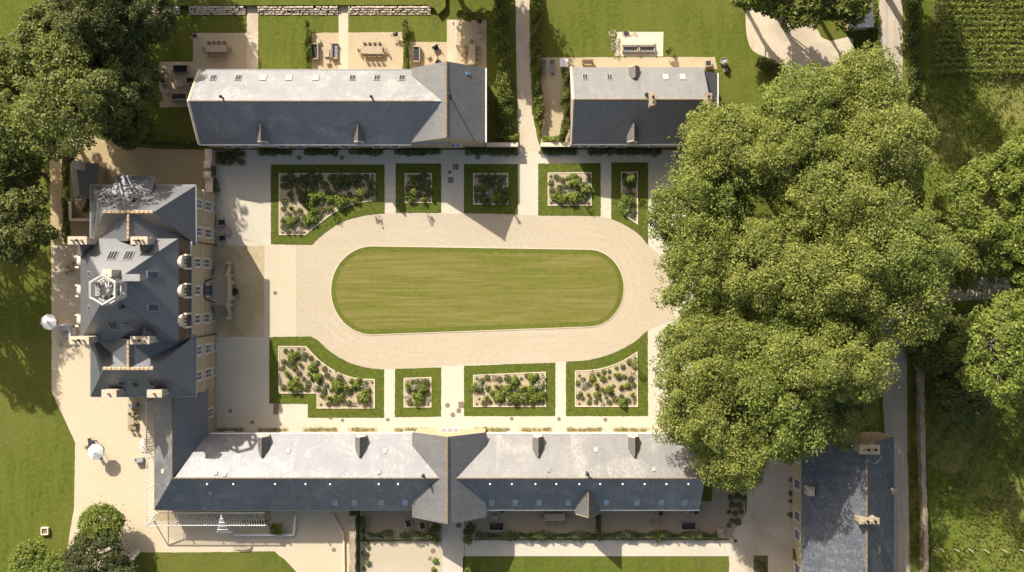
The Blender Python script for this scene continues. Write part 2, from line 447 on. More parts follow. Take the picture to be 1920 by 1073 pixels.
# ------------------------------------------------------------------ foliage
def leaf_object(name, C, N, size, m, parent=None, rng=NPR, ratio=0.55, local=True):
    n = len(C); N = N / np.maximum(np.linalg.norm(N, axis=1, keepdims=True), 1e-6)
    r = rng.normal(size=(n, 3)); u = np.cross(N, r); u /= np.maximum(np.linalg.norm(u, axis=1, keepdims=True), 1e-6); w = np.cross(N, u)
    sz = size * rng.uniform(0.65, 1.3, (n, 1))
    V = np.empty((n, 4, 3)); V[:, 0] = C + u * sz * 0.5; V[:, 1] = C + w * sz * 0.5 * ratio; V[:, 2] = C - u * sz * 0.5; V[:, 3] = C - w * sz * 0.5 * ratio
    me = bpy.data.meshes.new(name)
    me.vertices.add(4 * n); me.vertices.foreach_set('co', V.reshape(-1).astype(np.float32))
    me.loops.add(4 * n); me.loops.foreach_set('vertex_index', np.arange(4 * n, dtype=np.int32))
    me.polygons.add(n); me.polygons.foreach_set('loop_start', np.arange(0, 4 * n, 4, dtype=np.int32))
    try: me.polygons.foreach_set('loop_total', np.full(n, 4, dtype=np.int32))
    except Exception: pass
    me.update(calc_edges=True); me.validate()
    me.materials.append(M[m])
    o = bpy.data.objects.new(name, me); COL.objects.link(o)
    if parent is not None: o.parent = parent
    WORLD[o.name] = Vector((0, 0, 0))
    return o

def unit(rng, n):
    v = rng.normal(size=(n, 3)); return v / np.linalg.norm(v, axis=1, keepdims=True)

def crown_cloud(rng, R, Rz, zc, n_clump, clump_r, n_leaf, lobes=5, lob=0.22, inner=0.5, flat=0.75, updir=0.8, fill=0.0):
    d = unit(rng, n_clump * 3)
    d = d[d[:, 2] > -0.35][:n_clump]
    th = np.arctan2(d[:, 1], d[:, 0]); rr = np.ones(len(d))
    for k in range(2, 2 + lobes): rr += lob / (k - 0.6) * np.cos(k * th + rng.uniform(0, 6.28)) * np.cos(1.7 * d[:, 2] * k * 0.5 + rng.uniform(0, 6.28))
    f = rng.uniform(inner, 1.0, len(d)) ** 0.6 * rr
    C = np.stack([d[:, 0] * R * f, d[:, 1] * R * f, zc + d[:, 2] * Rz * f], 1)
    cr_ = clump_r * rng.uniform(0.55, 1.35, len(C))
    per = max(4, n_leaf // len(C))
    idx = np.repeat(np.arange(len(C)), per)
    q = unit(rng, len(idx)); q[:, 2] = np.where(q[:, 2] < -0.2, -q[:, 2], q[:, 2])
    rad = rng.uniform(0.35, 1.0, len(idx)) ** 0.5
    L = C[idx] + q * (cr_[idx] * rad)[:, None] * np.array([1, 1, flat])
    nrm = q * 0.5 + unit(rng, len(idx)) * 0.75 + np.array([0, 0, updir])
    m2 = int(len(L) * fill)
    if m2:
        e = unit(rng, m2 * 2); e = e[e[:, 2] > -0.25][:m2]; t2 = np.arctan2(e[:, 1], e[:, 0]); ff = rng.uniform(0.82, 1.02, len(e)) * np.interp(t2, np.sort(th), rr[np.argsort(th)])
        L2 = np.stack([e[:, 0] * R * ff, e[:, 1] * R * ff, zc + e[:, 2] * Rz * ff], 1) + rng.normal(0, 0.35, (len(e), 3))
        keep = np.sin(L2[:, 0] * 1.3 + 1) * np.cos(L2[:, 1] * 1.1 + L2[:, 2]) + rng.uniform(-.9, .9, len(e)) > -0.25
        L2 = L2[keep]; L = np.concatenate([L, L2]); nrm = np.concatenate([nrm, e[keep] * .5 + unit(rng, len(L2)) * .8 + np.array([0, 0, updir])])
    return C, L, nrm

def tree(name, label, px, py, ztop, rpx, m, seed, n_leaf=22000, leaf=0.42, n_clump=150, clump=1.25, group=None, trunk_r=0.42, cat='tree', squash=1.0, lob=0.22, inner=0.5, shape=0.5, fill=0.0, twigs=14):
    """px,py,rpx: the crown as it shows in the photo; ztop: height of its top"""
    rng = np.random.default_rng(seed)
    zc = ztop * (1 - shape * 0.62); k = (H - zc) / H
    x, y, _ = P(px, py, zc); R = rpx * S * k; Rz = ztop - zc
    root = thing(name, label, cat, (x, y, 0), 0, group)
    C, L, nrm = crown_cloud(rng, R, Rz, zc, n_clump, clump, n_leaf, lob=lob, inner=inner, fill=fill)
    if squash != 1.0: L[:, 1] *= squash; C[:, 1] *= squash
    mb = MB(); rr = random.Random(seed)
    wob = [(rr.uniform(-.2, .2), rr.uniform(-.2, .2)) for _ in range(5)]
    top = zc + Rz * 0.35
    mb.tube([(0, 0, -0.1), (wob[0][0], wob[0][1], zc * 0.3), (wob[1][0] * 2, wob[1][1] * 2, zc * 0.7), (wob[2][0] * 3, wob[2][1] * 3, top)], [trunk_r * 1.35, trunk_r, trunk_r * 0.7, trunk_r * 0.18], 8)
    sel = rng.choice(len(C), min(len(C), 26), replace=False)
    for i in sel:
        c = Vector(C[i]); b = Vector((0, 0, max(zc * 0.35, c.z * rr.uniform(0.4, 0.65)))); mid = b.lerp(c, 0.5) + Vector((rr.uniform(-.4, .4), rr.uniform(-.4, .4), rr.uniform(0, .6)))
        mb.tube([b, mid, c], [trunk_r * 0.36, trunk_r * 0.2, 0.03], 5, cap=False)
    for i in rng.choice(len(C), min(len(C), twigs), replace=False):
        c = Vector(C[i]); d = Vector((c.x, c.y, (c.z - zc) * 1.2 + 1.0)).normalized(); a = c + d * clump * rr.uniform(.2, .6); e = a + Vector((rr.uniform(-1, 1), rr.uniform(-1, 1), rr.uniform(.2, .8))).normalized() * rr.uniform(.8, 1.7)
        mb.tube([a - d * .5, a, e], [0.05, 0.045, 0.015], 4, cap=False)
    mb.build('trunk', 'bark', root, local=True, smooth=True)
    leaf_object('crown', L, nrm, leaf, m, root, rng)
    return root

# ================================================================== THE SETTING
ground = sheet('ground', rect(-3400, -2600, 5300, 3700), 0.0, 'lawn')
Z = 0.004
# rough meadow and verges on the east side
sheet('meadow', rect(1722, 130, 2600, 1500), Z, 'rough', 1.5, 12)
sheet('field_soil', [(1740, -400), (2600, -400), (2600, 136), (1752, 134)], 2 * Z, 'darksoil', 1.5, 10)
sheet('verge', [(1600, -300), (1648, -300), (1650, 330), (1648, 620), (1648, 1400), (1560, 1400), (1560, 760), (1600, 500)], Z, 'rough', 1.0, 10)
sheet('verge', [(1690, -300), (1722, -300), (1724, 500), (1724, 1400), (1706, 1400), (1700, 620)], 2 * Z, 'rough', 1.0, 10)
sheet('lane', [(1648, -300), (1692, -300), (1692, 140), (1696, 420), (1700, 640), (1701, 840), (1707, 1073), (1712, 1400), (1672, 1400), (1672, 1073), (1660, 830), (1649, 640), (1648, 330)], 3 * Z, 'lane', 0.7, 7)
sheet('side_lane', [(1690, 520), (1760, 512), (1840, 520), (1960, 512), (2600, 490), (2600, 530), (1960, 556), (1840, 562), (1760, 568), (1694, 600)], 4 * Z, 'lane', 1.0, 8)
# gravel yard at the top right
sheet('gravel_yard', cr([(1404, -40), (1398, 30), (1402, 75), (1415, 98), (1450, 115), (1490, 160), (1600, 160), (1600, 74), (1540, 70), (1500, -40)], 4), Z, 'path', 0.7, 6)
# cottage garden
sheet('cottage_gravel', [(1015, 108), (1340, 107), (1345, 130), (1075, 132), (1070, 274), (1015, 274)], 2 * Z, 'patio', 0.5, 6)
sheet('cottage_terrace', [(1158, 60), (1244, 60), (1243, 106), (1152, 106)], 2 * Z, 'paving')
# drive in from the north
sheet('north_drive', [(963, -300), (990, -300), (994, 90), (998, 210), (1008, 262), (1016, 284), (970, 284), (972, 262), (968, 120)], 2 * Z, 'path', 0.6, 6)
# west gravel terrace and rear yard
west = [(96, 460), (93, 300), (100, 268), (150, 258), (205, 252), (240, 275), (300, 280), (392, 281), (405, 300), (405, 800), (300, 960), (505, 985), (505, 1000), (600, 1000), (660, 1000), (660, 1300), (620, 1300),
        (556, 1073), (535, 1050), (515, 1036), (300, 1036), (262, 1036), (232, 1073), (210, 1300), (90, 1300), (126, 1030), (139, 950), (141, 830), (125, 795), (97, 735)]
sheet('west_terrace', west, Z, 'terrace', 0.4, 6)
sheet('rear_yard', [(96, 460), (93, 300), (100, 268), (150, 258), (205, 252), (240, 275), (300, 281), (404, 281), (404, 360), (230, 360), (230, 460)], 2 * Z, 'ochre', 0.5, 6)
sheet('rear_strip', rect(120, 286, 131, 455), 3 * Z, 'rough', 0.6, 5)
sheet('rear_lawn', cr([(170, 238), (178, 256), (194, 263), (206, 255), (212, 238), (190, 232), (170, 238)], 4)[:-1], 3 * Z, 'lawn')
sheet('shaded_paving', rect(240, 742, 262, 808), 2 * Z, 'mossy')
sheet('pergola_shade_paving', [(289, 745), (312, 745), (312, 942), (508, 942), (508, 976), (289, 976)], 4 * Z, 'mossy', 0.4, 5)  # darker paving strip, its tone also painted in for the wall's shade
sheet('court_yard_paving', [(506, 952), (655, 952), (655, 1000), (506, 1030)], 2 * Z, 'terrace')
sheet('lawn_strip', [(264, 1037), (515, 1034), (556, 1073), (600, 1130), (240, 1130)], 2 * Z, 'lawn', 0.5, 5)
# courtyard
sheet('courtyard', [(405.5, 281), (1300, 281), (1300, 812), (405.5, 812)], Z, 'paving')
sheet('shade_toned_mossy_paving', [(406, 461), (496, 461), (496, 632), (406, 632)], 2 * Z, 'mossy', 0.4, 8)  # mossy paving whose dark tone also carries the chateau's shade
sheet('forecourt', [(498, 461), (555, 460), (555, 631), (505, 631), (498, 612)], 2 * Z, 'forecourt')
top_edge = cr([(585, 459), (605, 440), (640, 417), (680, 405), (720, 400)], 5)
right_top = cr([(1126, 406), (1160, 416), (1195, 437), (1216, 460), (1262, 500)], 5)
right_bot = cr([(1262, 600), (1215, 620), (1190, 641), (1150, 662), (1105, 675), (1060, 678)], 5)
bot_edge = cr([(722, 693), (690, 690), (655, 680), (620, 660), (598, 640), (583, 631)], 5)
drv = [(555, 460)] + top_edge + [(830, 401), (970, 403)] + right_top + right_bot + [(870, 684)] + bot_edge + [(555, 631)]
sheet('gravel_drive', drv, 3 * Z, 'drive')
oval = []
for i in range(25):
    a = math.pi / 2 - math.pi * i / 24
    oval.append((1104 + 65.5 * math.cos(a), 540.5 - 72.0 * math.sin(a)))
for i in range(25):
    a = -math.pi / 2 - math.pi * i / 24
    oval.append((698 + 77 * math.cos(a), 544.8 - 82.6 * math.sin(a)))
sheet('oval_lawn', oval, 0.05, 'oval', 0.3, 4)
inner_oval = offset_poly(oval, 9.0)
sheet('mown_turf', inner_oval, 0.056, 'mown', 1.6, 3)
for k, (d0, d1) in enumerate(((-13, -16.5), (-27, -31), (-40, -43.5))):      # faint worn wheel lines in the gravel round the oval
    a_, b_ = offset_poly(oval, d0), offset_poly(oval, d1); n_ = len(a_); mb = MB(); jit = [(RND.uniform(-.8, .8)) for _ in range(n_)]
    for i in range(n_):
        j = (i + 1) % n_
        mb.poly([G(a_[i][0], a_[i][1] + jit[i], 4 * Z), G(a_[j][0], a_[j][1] + jit[j], 4 * Z), G(b_[j][0], b_[j][1] + jit[j], 4 * Z), G(b_[i][0], b_[i][1] + jit[i], 4 * Z)])
    o_ = mb.build('wheel_track', 'track', recalc=False)
    if o_.data.polygons[0].normal.z < 0: o_.data.flip_normals()
    tag(o_, kind='structure')
mb = MB(); kerb(mb, offset_poly(oval, -1.3), 1.3, 0.0, 0.07)
tag(mb.build('oval_edging', 'whitestone'), 'thin white stone edging all round the big oval lawn', 'edging')

# lawns with planting beds
BEDS = {
 'stepped bed south-west of the oval': ([(505, 632)] + bot_edge[::-1][:-1] + [(720, 693), (720, 783), (577, 783), (577, 757), (505, 757)],
     [(522, 649), (574, 649)] + cr([(574, 649), (598, 674), (628, 695), (664, 708), (703, 711)], 5)[1:] + [(703, 766), (594, 766), (594, 738), (523, 738)]),
 'small square bed south of the oval': ([(741, 692), (827, 689), (827, 781), (740, 782)], [(757, 709), (809, 707), (809, 764), (757, 764)]),
 'long bed south of the oval': ([(870, 686), (1041, 680), (1041, 780), (870, 780)], [(887, 703), (1023, 697), (1024, 763), (887, 763)]),
 'curved bed south-east of the oval': ([(1061, 679)] + right_bot[::-1][1:-5] + [(1214, 622), (1215, 780), (1061, 780)],
     [(1078, 695)] + cr([(1078, 695), (1120, 692), (1160, 680), (1195, 659)], 5)[1:] + [(1196, 763), (1078, 763)]),
 'big curved bed north-west of the oval': ([(508, 309), (721, 309), (721, 400)] + top_edge[::-1][1:] + [(508, 458)],
     [(523, 325), (704, 325), (704, 377)] + cr([(704, 377), (665, 383), (628, 399), (598, 421), (573, 441)], 5)[1:] + [(523, 441)]),
 'small dark square bed north of the oval': ([(742, 307), (827, 307), (827, 399), (742, 399)], [(759, 325), (810, 325), (810, 381), (759, 381)]),
 'square bed left of the north drive': ([(870, 308), (971, 308), (971, 402), (870, 400)], [(887, 325), (953, 325), (953, 384), (887, 384)]),
 'sunny square bed right of the north drive': ([(1009, 307), (1126, 306), (1126, 405), (1009, 404)], [(1027, 324), (1109, 323), (1109, 386), (1027, 386)]),
 'narrow pointed bed north-east of the oval': ([(1146, 305), (1215, 305), (1215, 460)] + right_top[::-1][8:-4] + [(1146, 411)], [(1164, 323), (1196, 322), (1196, 422), (1165, 400)]),
}
for bname, (lawn, inner) in BEDS.items():
    sheet('bed_lawn', lawn, 0.05, 'border', 0.45, 3)
    cx = sum(p[0] for p in inner) / len(inner); cy = sum(p[1] for p in inner) / len(inner)
    b = thing('planting_bed', 'gravel planting bed with white kerb, the ' + bname, 'planting bed', G(cx, cy), 0, 'planting beds round the oval lawn')
    mb = MB(); mb.poly([G(x, y, 0.075) for x, y in inner])
    so = mb.build('gravel_mulch', 'soil', b, recalc=False)
    if so.data.polygons[0].normal.z < 0: so.data.flip_normals()
    mb = MB(); kerb(mb, inner, 1.7, 0.0, 0.13); mb.build('kerb', 'whitestone', b)
# narrow beds along the house walls
WALLBEDS = [(405, 282, 463, 311), (484, 281, 549, 289), (570, 281, 634, 289), (654, 281, 721, 289), (740, 281, 829, 289), (872, 281, 972, 289), (1012, 281, 1084, 289), (1100, 281, 1150, 289), (1152, 281, 1240, 289),
            (404, 802, 460, 810), (482, 802, 541, 810), (566, 802, 634, 810), (652, 802, 708, 810), (738, 802, 806, 810), (888, 802, 956, 810), (974, 802, 1036, 810), (1062, 802, 1130, 810), (1148, 802, 1218, 810)]
for r in WALLBEDS:
    sheet('wall_bed', rect(*r), 0.03, 'soil', 0.3, 5)
# gardens north of the long range
sheet('garden_gravel', [(362, 62), (463, 62), (463, 12), (484, 12), (484, 150), (366, 200), (299, 202), (299, 116), (362, 116)], 2 * Z, 'patio', 0.4, 5)
sheet('garden_path', rect(463, 12, 484, 150), 3 * Z, 'path', 0.5, 5)
sheet('garden_gravel', [(585, 62), (756, 60), (756, 150), (585, 150)], 2 * Z, 'patio', 0.4, 5)
sheet('garden_path', rect(635, 8, 653, 150), 3 * Z, 'forecourt', 0.3, 5)
sheet('garden_gravel', [(768, 79), (838, 79), (838, 37), (912, 38), (912, 150), (768, 150)], 2 * Z, 'patio', 0.4, 5)
sheet('garden_path', rect(838, 38, 857, 150), 3 * Z, 'path', 0.5, 5)
# terraces south of the long range
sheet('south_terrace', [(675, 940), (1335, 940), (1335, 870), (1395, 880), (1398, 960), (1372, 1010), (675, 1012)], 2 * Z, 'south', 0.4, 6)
sheet('south_path', [(871, 1013), (1366, 1013), (1400, 1043), (871, 1043)], 5 * Z, 'paving')
sheet('garden_walk', [(828, 935), (870, 935), (870, 1300), (832, 1300)], 4 * Z, 'paving', 0.2, 5)
sheet('gravel_square', [(675, 1016), (832, 1014), (832, 1300), (675, 1300)], 3 * Z, 'drive', 0.3, 6)
sheet('south_lawn', [(868, 1045), (1366, 1045), (1366, 1400), (868, 1400)], 4 * Z, 'lawn', 0.4, 5)
sheet('south_east_drive', [(1398, 860), (1490, 860), (1490, 1400), (1367, 1400), (1367, 1010), (1400, 960)], 3 * Z, 'path', 0.6, 6)
sheet('drive_bed', rect(1413, 1042, 1440, 1110), 4 * Z, 'darksoil', 0.6, 5)

# ================================================================== BUILDINGS
Zc = 0.0
def gable_roof(mb, x0, x1, y0, y1, ze, zr, axis='x', ov=3.0, end=3.0, t=0.16):
    """plan pixels; ridge along axis; returns planes {N,S} or {W,E}"""
    if axis == 'x':
        ym = (y0 + y1) / 2; dz = (zr - ze) / (ym - y0) * ov
        a = [G(x0 - end, y0 - ov, ze - dz), G(x1 + end, y0 - ov, ze - dz), G(x1 + end, ym, zr), G(x0 - end, ym, zr)]
        b = [G(x0 - end, y1 + ov, ze - dz), G(x1 + end, y1 + ov, ze - dz), G(x1 + end, ym, zr), G(x0 - end, ym, zr)]
        mb.slab(a, t); mb.slab(b, t); return {'N': plane_of(a), 'S': plane_of(b)}
    xm = (x0 + x1) / 2; dz = (zr - ze) / (xm - x0) * ov
    a = [G(x0 - ov, y0 - end, ze - dz), G(x0 - ov, y1 + end, ze - dz), G(xm, y1 + end, zr), G(xm, y0 - end, zr)]
    b = [G(x1 + ov, y0 - end, ze - dz), G(x1 + ov, y1 + end, ze - dz), G(xm, y1 + end, zr), G(xm, y0 - end, zr)]
    mb.slab(a, t); mb.slab(b, t); return {'W': plane_of(a), 'E': plane_of(b)}

def house_walls(mb, x0, x1, y0, y1, ze, zr=None, axis='x'):
    d = 0.17
    mb.prism([G(x0, y0)[:2], G(x1, y0)[:2], G(x1, y1)[:2], G(x0, y1)[:2]], -0.2, ze - d)
    if zr:
        if axis == 'x':
            ym = (y0 + y1) / 2
            vs = [G(x, y, z) for x in (x0, x1) for y, z in ((y0, ze - d), (y1, ze - d), (ym, zr - d))]
        else:
            xm = (x0 + x1) / 2
            vs = [G(x, y, z) for y in (y0, y1) for x, z in ((x0, ze - d), (x1, ze - d), (xm, zr - d))]
        mb.faces(vs, [(0, 1, 2), (3, 5, 4), (0, 3, 4, 1), (1, 4, 5, 2), (2, 5, 3, 0)])

def ridge_part(parent, a, b, r=0.17, m='ridge_dark', name='ridge_tiles', dash=True):
    mb = MB(); a = Vector(a); b = Vector(b); L = (b - a).length; n = max(2, int(L / 0.55))
    for i in range(n):
        p = a.lerp(b, i / n); q = a.lerp(b, (i + (0.86 if dash else 1.0)) / n)
        mb.tube([p, q], r * (1.0 if i % 2 else 0.86), 6)
    return mb.build(name, m, parent)

def basis(n):
    u = Vector((0, 0, 1)).cross(n).normalized(); w = n.cross(u)     # u along the eave, w up the slope
    return u, w

def roof_box(plane, px, py, w, h, t, lift=0.0):
    p0, n = plane; p = on_plane(px, py, p0, n); u, w_ = basis(n)
    mat = Matrix((u, w_, n)).transposed()
    mb = MB(); mb.box(p + n * (lift + t / 2), (w, h, t), mat=mat); return mb, p, mat, n

def skylight(parent, plane, px, py, w=0.85, h=1.15, glass='sky_glass', bars=0, frame='zinc', blind=None):
    mb, p, mat, n = roof_box(plane, px, py, w, h, 0.10)
    f = mb.build('skylight', frame, parent)
    g = MB(); iw = (w - 0.16)
    g.box(p + n * 0.105, (iw, h - 0.2, 0.02), mat=mat)
    g.build('pane', blind or glass, f)
    if bars:
        b = MB()
        for i in range(1, bars):
            q = p + mat @ Vector((-iw / 2 + iw * i / bars, 0, 0.13)); b.box(q, (0.05, h - 0.2, 0.04), mat=mat)
        b.build('glazing_bar', frame, f)
    return f

def vent(parent, plane, px, py, m='whitestone', s=0.22, name='roof_vent'):
    mb, p, mat, n = roof_box(plane, px, py, s, s * 1.4, 0.14); return mb.build(name, m, parent)

def flue(parent, plane, px, py, h=1.3, r=0.14):
    p = on_plane(px, py, *plane); mb = MB(); mb.lathe([(r, -0.2), (r, h), (r * 1.7, h + 0.02), (r * 1.5, h + 0.14), (0.03, h + 0.3)], p, 8)
    return mb.build('flue_pipe', 'iron', parent)

def chimney(parent, cx, cy, z0, z1, lx, ly, pots=3, m='chimneystone', along='x', cap=True):
    """plan pixels for the centre, sizes in metres"""
    x, y, _ = G(cx, cy); mb = MB(); mb.box((x, y, (z0 + z1) / 2), (lx, ly, z1 - z0))
    mb.box((x, y, z1 - 0.12), (lx + 0.2, ly + 0.2, 0.22)); mb.box((x, y, z0 + (z1 - z0) * 0.72), (lx + 0.1, ly + 0.1, 0.1))
    c = mb.build('chimney', m, parent)
    if pots:
        L = (lx if along == 'x' else ly) - 0.5
        for i in range(pots):
            d = -L / 2 + L * (i + 0.5) / pots; q = MB(); r = 0.13
            q.lathe([(r * 1.2, 0), (r, 0.35), (r * 1.15, 0.4), (r * 0.8, 0.4), (r * 0.8, 0.2)], (x + (d if along == 'x' else 0), y + (d if along == 'y' else 0), z1 - 0.01), 8)
            q.build('chimney_pot', 'iron' if i % 2 else 'ridge', c)
    return c

def window(parent, x, y, z, w, h, face, rows=3, cols=2, surround='whitestone', frame='white', name='window', glass='dark_glass', shut=None):
    """metres; face is the outward compass side"""
    dx, dy = {'E': (1, 0), 'W': (-1, 0), 'N': (0, 1), 'S': (0, -1)}[face]
    def bx(mb, u, v, su, sv, d0, d1):
        cx_ = x + dx * (d0 + d1) / 2 + (u if dx == 0 else 0); cy_ = y + dy * (d0 + d1) / 2 + (u if dy == 0 else 0)
        mb.box((cx_, cy_, z + v), ((su if dx == 0 else d1 - d0), (su if dy == 0 else d1 - d0), sv))
    mb = MB(); fw = 0.17
    bx(mb, 0, h / 2 + fw / 2, w + 2 * fw, fw, -0.05, 0.07); bx(mb, 0, -h / 2 - 0.06, w + 2 * fw + 0.1, 0.12, -0.05, 0.16)
    bx(mb, -w / 2 - fw / 2, 0, fw, h, -0.05, 0.07); bx(mb, w / 2 + fw / 2, 0, fw, h, -0.05, 0.07)
    wdw = mb.build(name, surround, parent)
    g = MB(); bx(g, 0, 0, w, h, -0.04, 0.012); g.build('pane', glass, wdw)
    f = MB(); b = 0.09
    bx(f, -w / 2 + b / 2, 0, b, h - 0.004, 0.0, 0.05); bx(f, w / 2 - b / 2, 0, b, h - 0.004, 0.0, 0.05); bx(f, 0, h / 2 - b / 2, w - 2 * b, b, 0.0, 0.05); bx(f, 0, -h / 2 + b / 2, w - 2 * b, b, 0.0, 0.05)
    for i in range(1, cols): bx(f, -w / 2 + w * i / cols, 0, 0.08, h - 2 * b, 0.0, 0.045)
    for i in range(1, rows): bx(f, 0, -h / 2 + h * i / rows, w - 2 * b, 0.05, 0.0, 0.04)
    f.build('frame', frame, wdw)
    return wdw

def gutter(parent, a, b, r=0.09, m='white'):
    mb = MB(); mb.tube([a, b], r, 6); return mb.build('gutter', m, parent)

def gable_dormer(parent, cx, y_front, y_back, ze, zr, w, face, roof='slate_pale', front='whitestone', axis='y', z0=None, glass=True, name='dormer', tip=0):
    """small gabled dormer; plan pixels cx, y_front (outer face), y_back (where the ridge dies into the roof)"""
    hw = w / 2 / S; mb = MB(); sgn = 1 if y_front > y_back else -1
    z0 = z0 if z0 is not None else ze - 1.6
    pts = [G(cx - hw, y_front, z0), G(cx + hw, y_front, z0), G(cx + hw, y_front, ze), G(cx, y_front, zr - 0.06), G(cx - hw, y_front, ze)]
    back = [(p[0], G(0, y_back)[1], p[2]) for p in pts]
    mb.faces(pts + back, [(0, 1, 2, 3, 4), (9, 8, 7, 6, 5), (0, 5, 6, 1), (1, 6, 7, 2), (2, 7, 8, 3), (3, 8, 9, 4), (4, 9, 5, 0)])
    d = mb.build(name, front, parent)
    r = MB(); o = 1.6; dz = (zr - ze) / hw * o; yf = y_front - sgn * 1.5
    for s in (-1, 1):
        r.slab([G(cx + s * (hw + o), yf, ze - dz), G(cx + s * (hw + o), y_back - sgn * tip, ze - dz), G(cx, y_back - sgn * tip, zr), G(cx, yf, zr)], 0.09)
    r.build('dormer_roof', roof, d)
    ridge_part(d, G(cx, yf, zr + 0.02), G(cx, y_back, zr + 0.02), 0.1)
    if glass:
        x, y, _ = G(cx, y_front); window(d, x, y, ze - 0.75, w * 0.5, 1.2, face, 3, 2, frame='bluegrey')
    return d

# ------------------------------------------------------------------ the long north range with its gabled pavilion
rg = thing('slate_roofed_range', 'long stone range north of the court, pale north roof slope with eight roof windows', 'building', G(650, 213))
mb = MB(); house_walls(mb, 397, 850, 150, 278, 5.3, 9.4, 'x'); mb.build('wall', 'limestone', rg)
mb = MB(); rp = gable_roof(mb, 397, 846, 150, 278, 5.3, 9.4, 'x', 3.0, 3.0); mb.build('roof', 'slate_pale', rg)
ridge_part(rg, G(394, 214, 9.42), G(826, 214, 9.42), 0.12)
mb = MB(); house_walls(mb, 783, 910, 148.5, 257 + 19.4, 6.1, 9.9, 'y'); mb.build('pavilion_wall', 'limestone', rg)
mb = MB(); rpp = gable_roof(mb, 783, 910, 148.5, 276.4, 6.1, 9.9, 'y', 3.0, 2.5); mb.build('pavilion_roof', 'slate_grey', rg)
ridge_part(rg, G(846.5, 146, 9.93), G(846.5, 279, 9.93), 0.15)
for (xx, yy) in ((394.5, 0),):                                   # coping on the west gable
    mb = MB(); mb.tube([G(395.5, 147, 5.12), G(395.5, 214, 9.47), G(395.5, 281, 5.12)], 0.2, 4); mb.build('gable_coping', 'whitestone', rg)
gutter(rg, G(396, 281.8, 5.08), G(778, 281.8, 5.08), 0.1); gutter(rg, G(396, 146.2, 5.08), G(780, 146.2, 5.08), 0.08, 'zinc')
gutter(rg, G(913.6, 146, 5.9), G(913.6, 279, 5.9), 0.12)
for i, px in enumerate((400, 447, 494, 542, 592, 661, 707, 754)):
    skylight(rg, rp['N'], px, 146.5, 0.85, 1.15, 'dark_glass', 2, blind='whitestone' if i in (2, 3, 4) else None)
for px in (418, 698): flue(rg, rp['N'], px, 184, 1.0, 0.13)
flue(rg, rpp['E'], 845.5, 184.5, 2.4, 0.13)
vent(rg, rpp['E'], 877, 138, 'sky_glass', 0.4, 'roof_light')
for px in (491.5, 672.5): gable_dormer(rg, plan(px, 0, 6.5)[0], 279.5, 246, 6.35, 7.35, 1.25, 'S', 'slate_grey')
for px in (425, 457, 527, 560, 610, 645, 705, 740):
    x, y, _ = G(plan(px, 0, 2.5)[0], 278); window(rg, x, y, 2.0, 1.0, 2.0, 'S', 3, 2, frame='bluegrey')
x, y, _ = G(846, 276.4); window(rg, x, y, 2.3, 3.0, 3.0, 'S', 2, 4, frame='white', glass='sky_glass', name='pavilion_door')

# ------------------------------------------------------------------ the cottage to the north-east
ct = thing('stone_cottage', 'small slate roofed cottage right of the north drive, partly under the big trees', 'house', G(1185, 210))
mb = MB(); house_walls(mb, 1068, 1304, 144, 277, 5.0, 9.2, 'x'); mb.build('wall', 'limestone', ct)
mb = MB(); cp = gable_roof(mb, 1068, 1304, 144, 277, 5.0, 9.2, 'x', 3.0, 2.0); mb.build('roof', 'slate_grey', ct)
ridge_part(ct, G(1066, 210.5, 9.23), G(1306, 210.5, 9.23), 0.12)
mb = MB(); mb.tube([G(1067.2, 141, 4.83), G(1067.2, 210.5, 9.27), G(1067.2, 280, 4.83)], 0.2, 4); mb.build('gable_coping', 'whitestone', ct)
gutter(ct, G(1066, 280.8, 4.8), G(1306, 280.8, 4.8), 0.11)
mb = MB(); mb.prism([G(1306, 150)[:2], G(1333, 150)[:2], G(1333, 222)[:2], G(1306, 222)[:2]], -0.1, 3.4)
mb.build('lean_to_wall', 'limestone', ct)
mb = MB(); mb.slab([G(1305, 147, 4.6), G(1336, 147, 3.3), G(1336, 224, 3.3), G(1305, 224, 4.6)], 0.14); mb.build('lean_to_roof', 'slate_blue', ct)
gutter(ct, G(1337, 147, 3.25), G(1337, 224, 3.25), 0.11)
for i, px in enumerate((1097, 1143, 1248, 1280)):
    skylight(ct, cp['N'], px, 145, 0.75, 1.2, 'dark_glass', 2, blind='whitestone' if i > 1 else None)
gable_dormer(ct, plan(1190, 0, 6.5)[0], 143, 166, 6.1, 7.0, 1.3, 'N', 'slate_grey')
gable_dormer(ct, plan(1187, 0, 6.5)[0], 279, 247, 6.3, 7.3, 1.35, 'S', 'slate_grey')
chimney(ct, 1203, 214, 8.0, 10.9, 0.6, 1.5, 2, 'rubble', 'y'); chimney(ct, 1300, 212, 7.5, 10.6, 0.7, 1.2, 2, 'rubble', 'y')
flue(ct, cp['N'], 1211, 179, 0.7, 0.16)
for px in (1095, 1130, 1165, 1225): 
    x, y, _ = G(plan(px, 0, 2)[0], 277); window(ct, x, y, 2.0, 1.0, 1.9, 'S', 3, 2, frame='bluegrey')
for px in (1130, 1215): 
    x, y, _ = G(px, 144); window(ct, x, y, 1.7, 1.0, 1.9, 'N', 3, 2, frame='bluegrey')

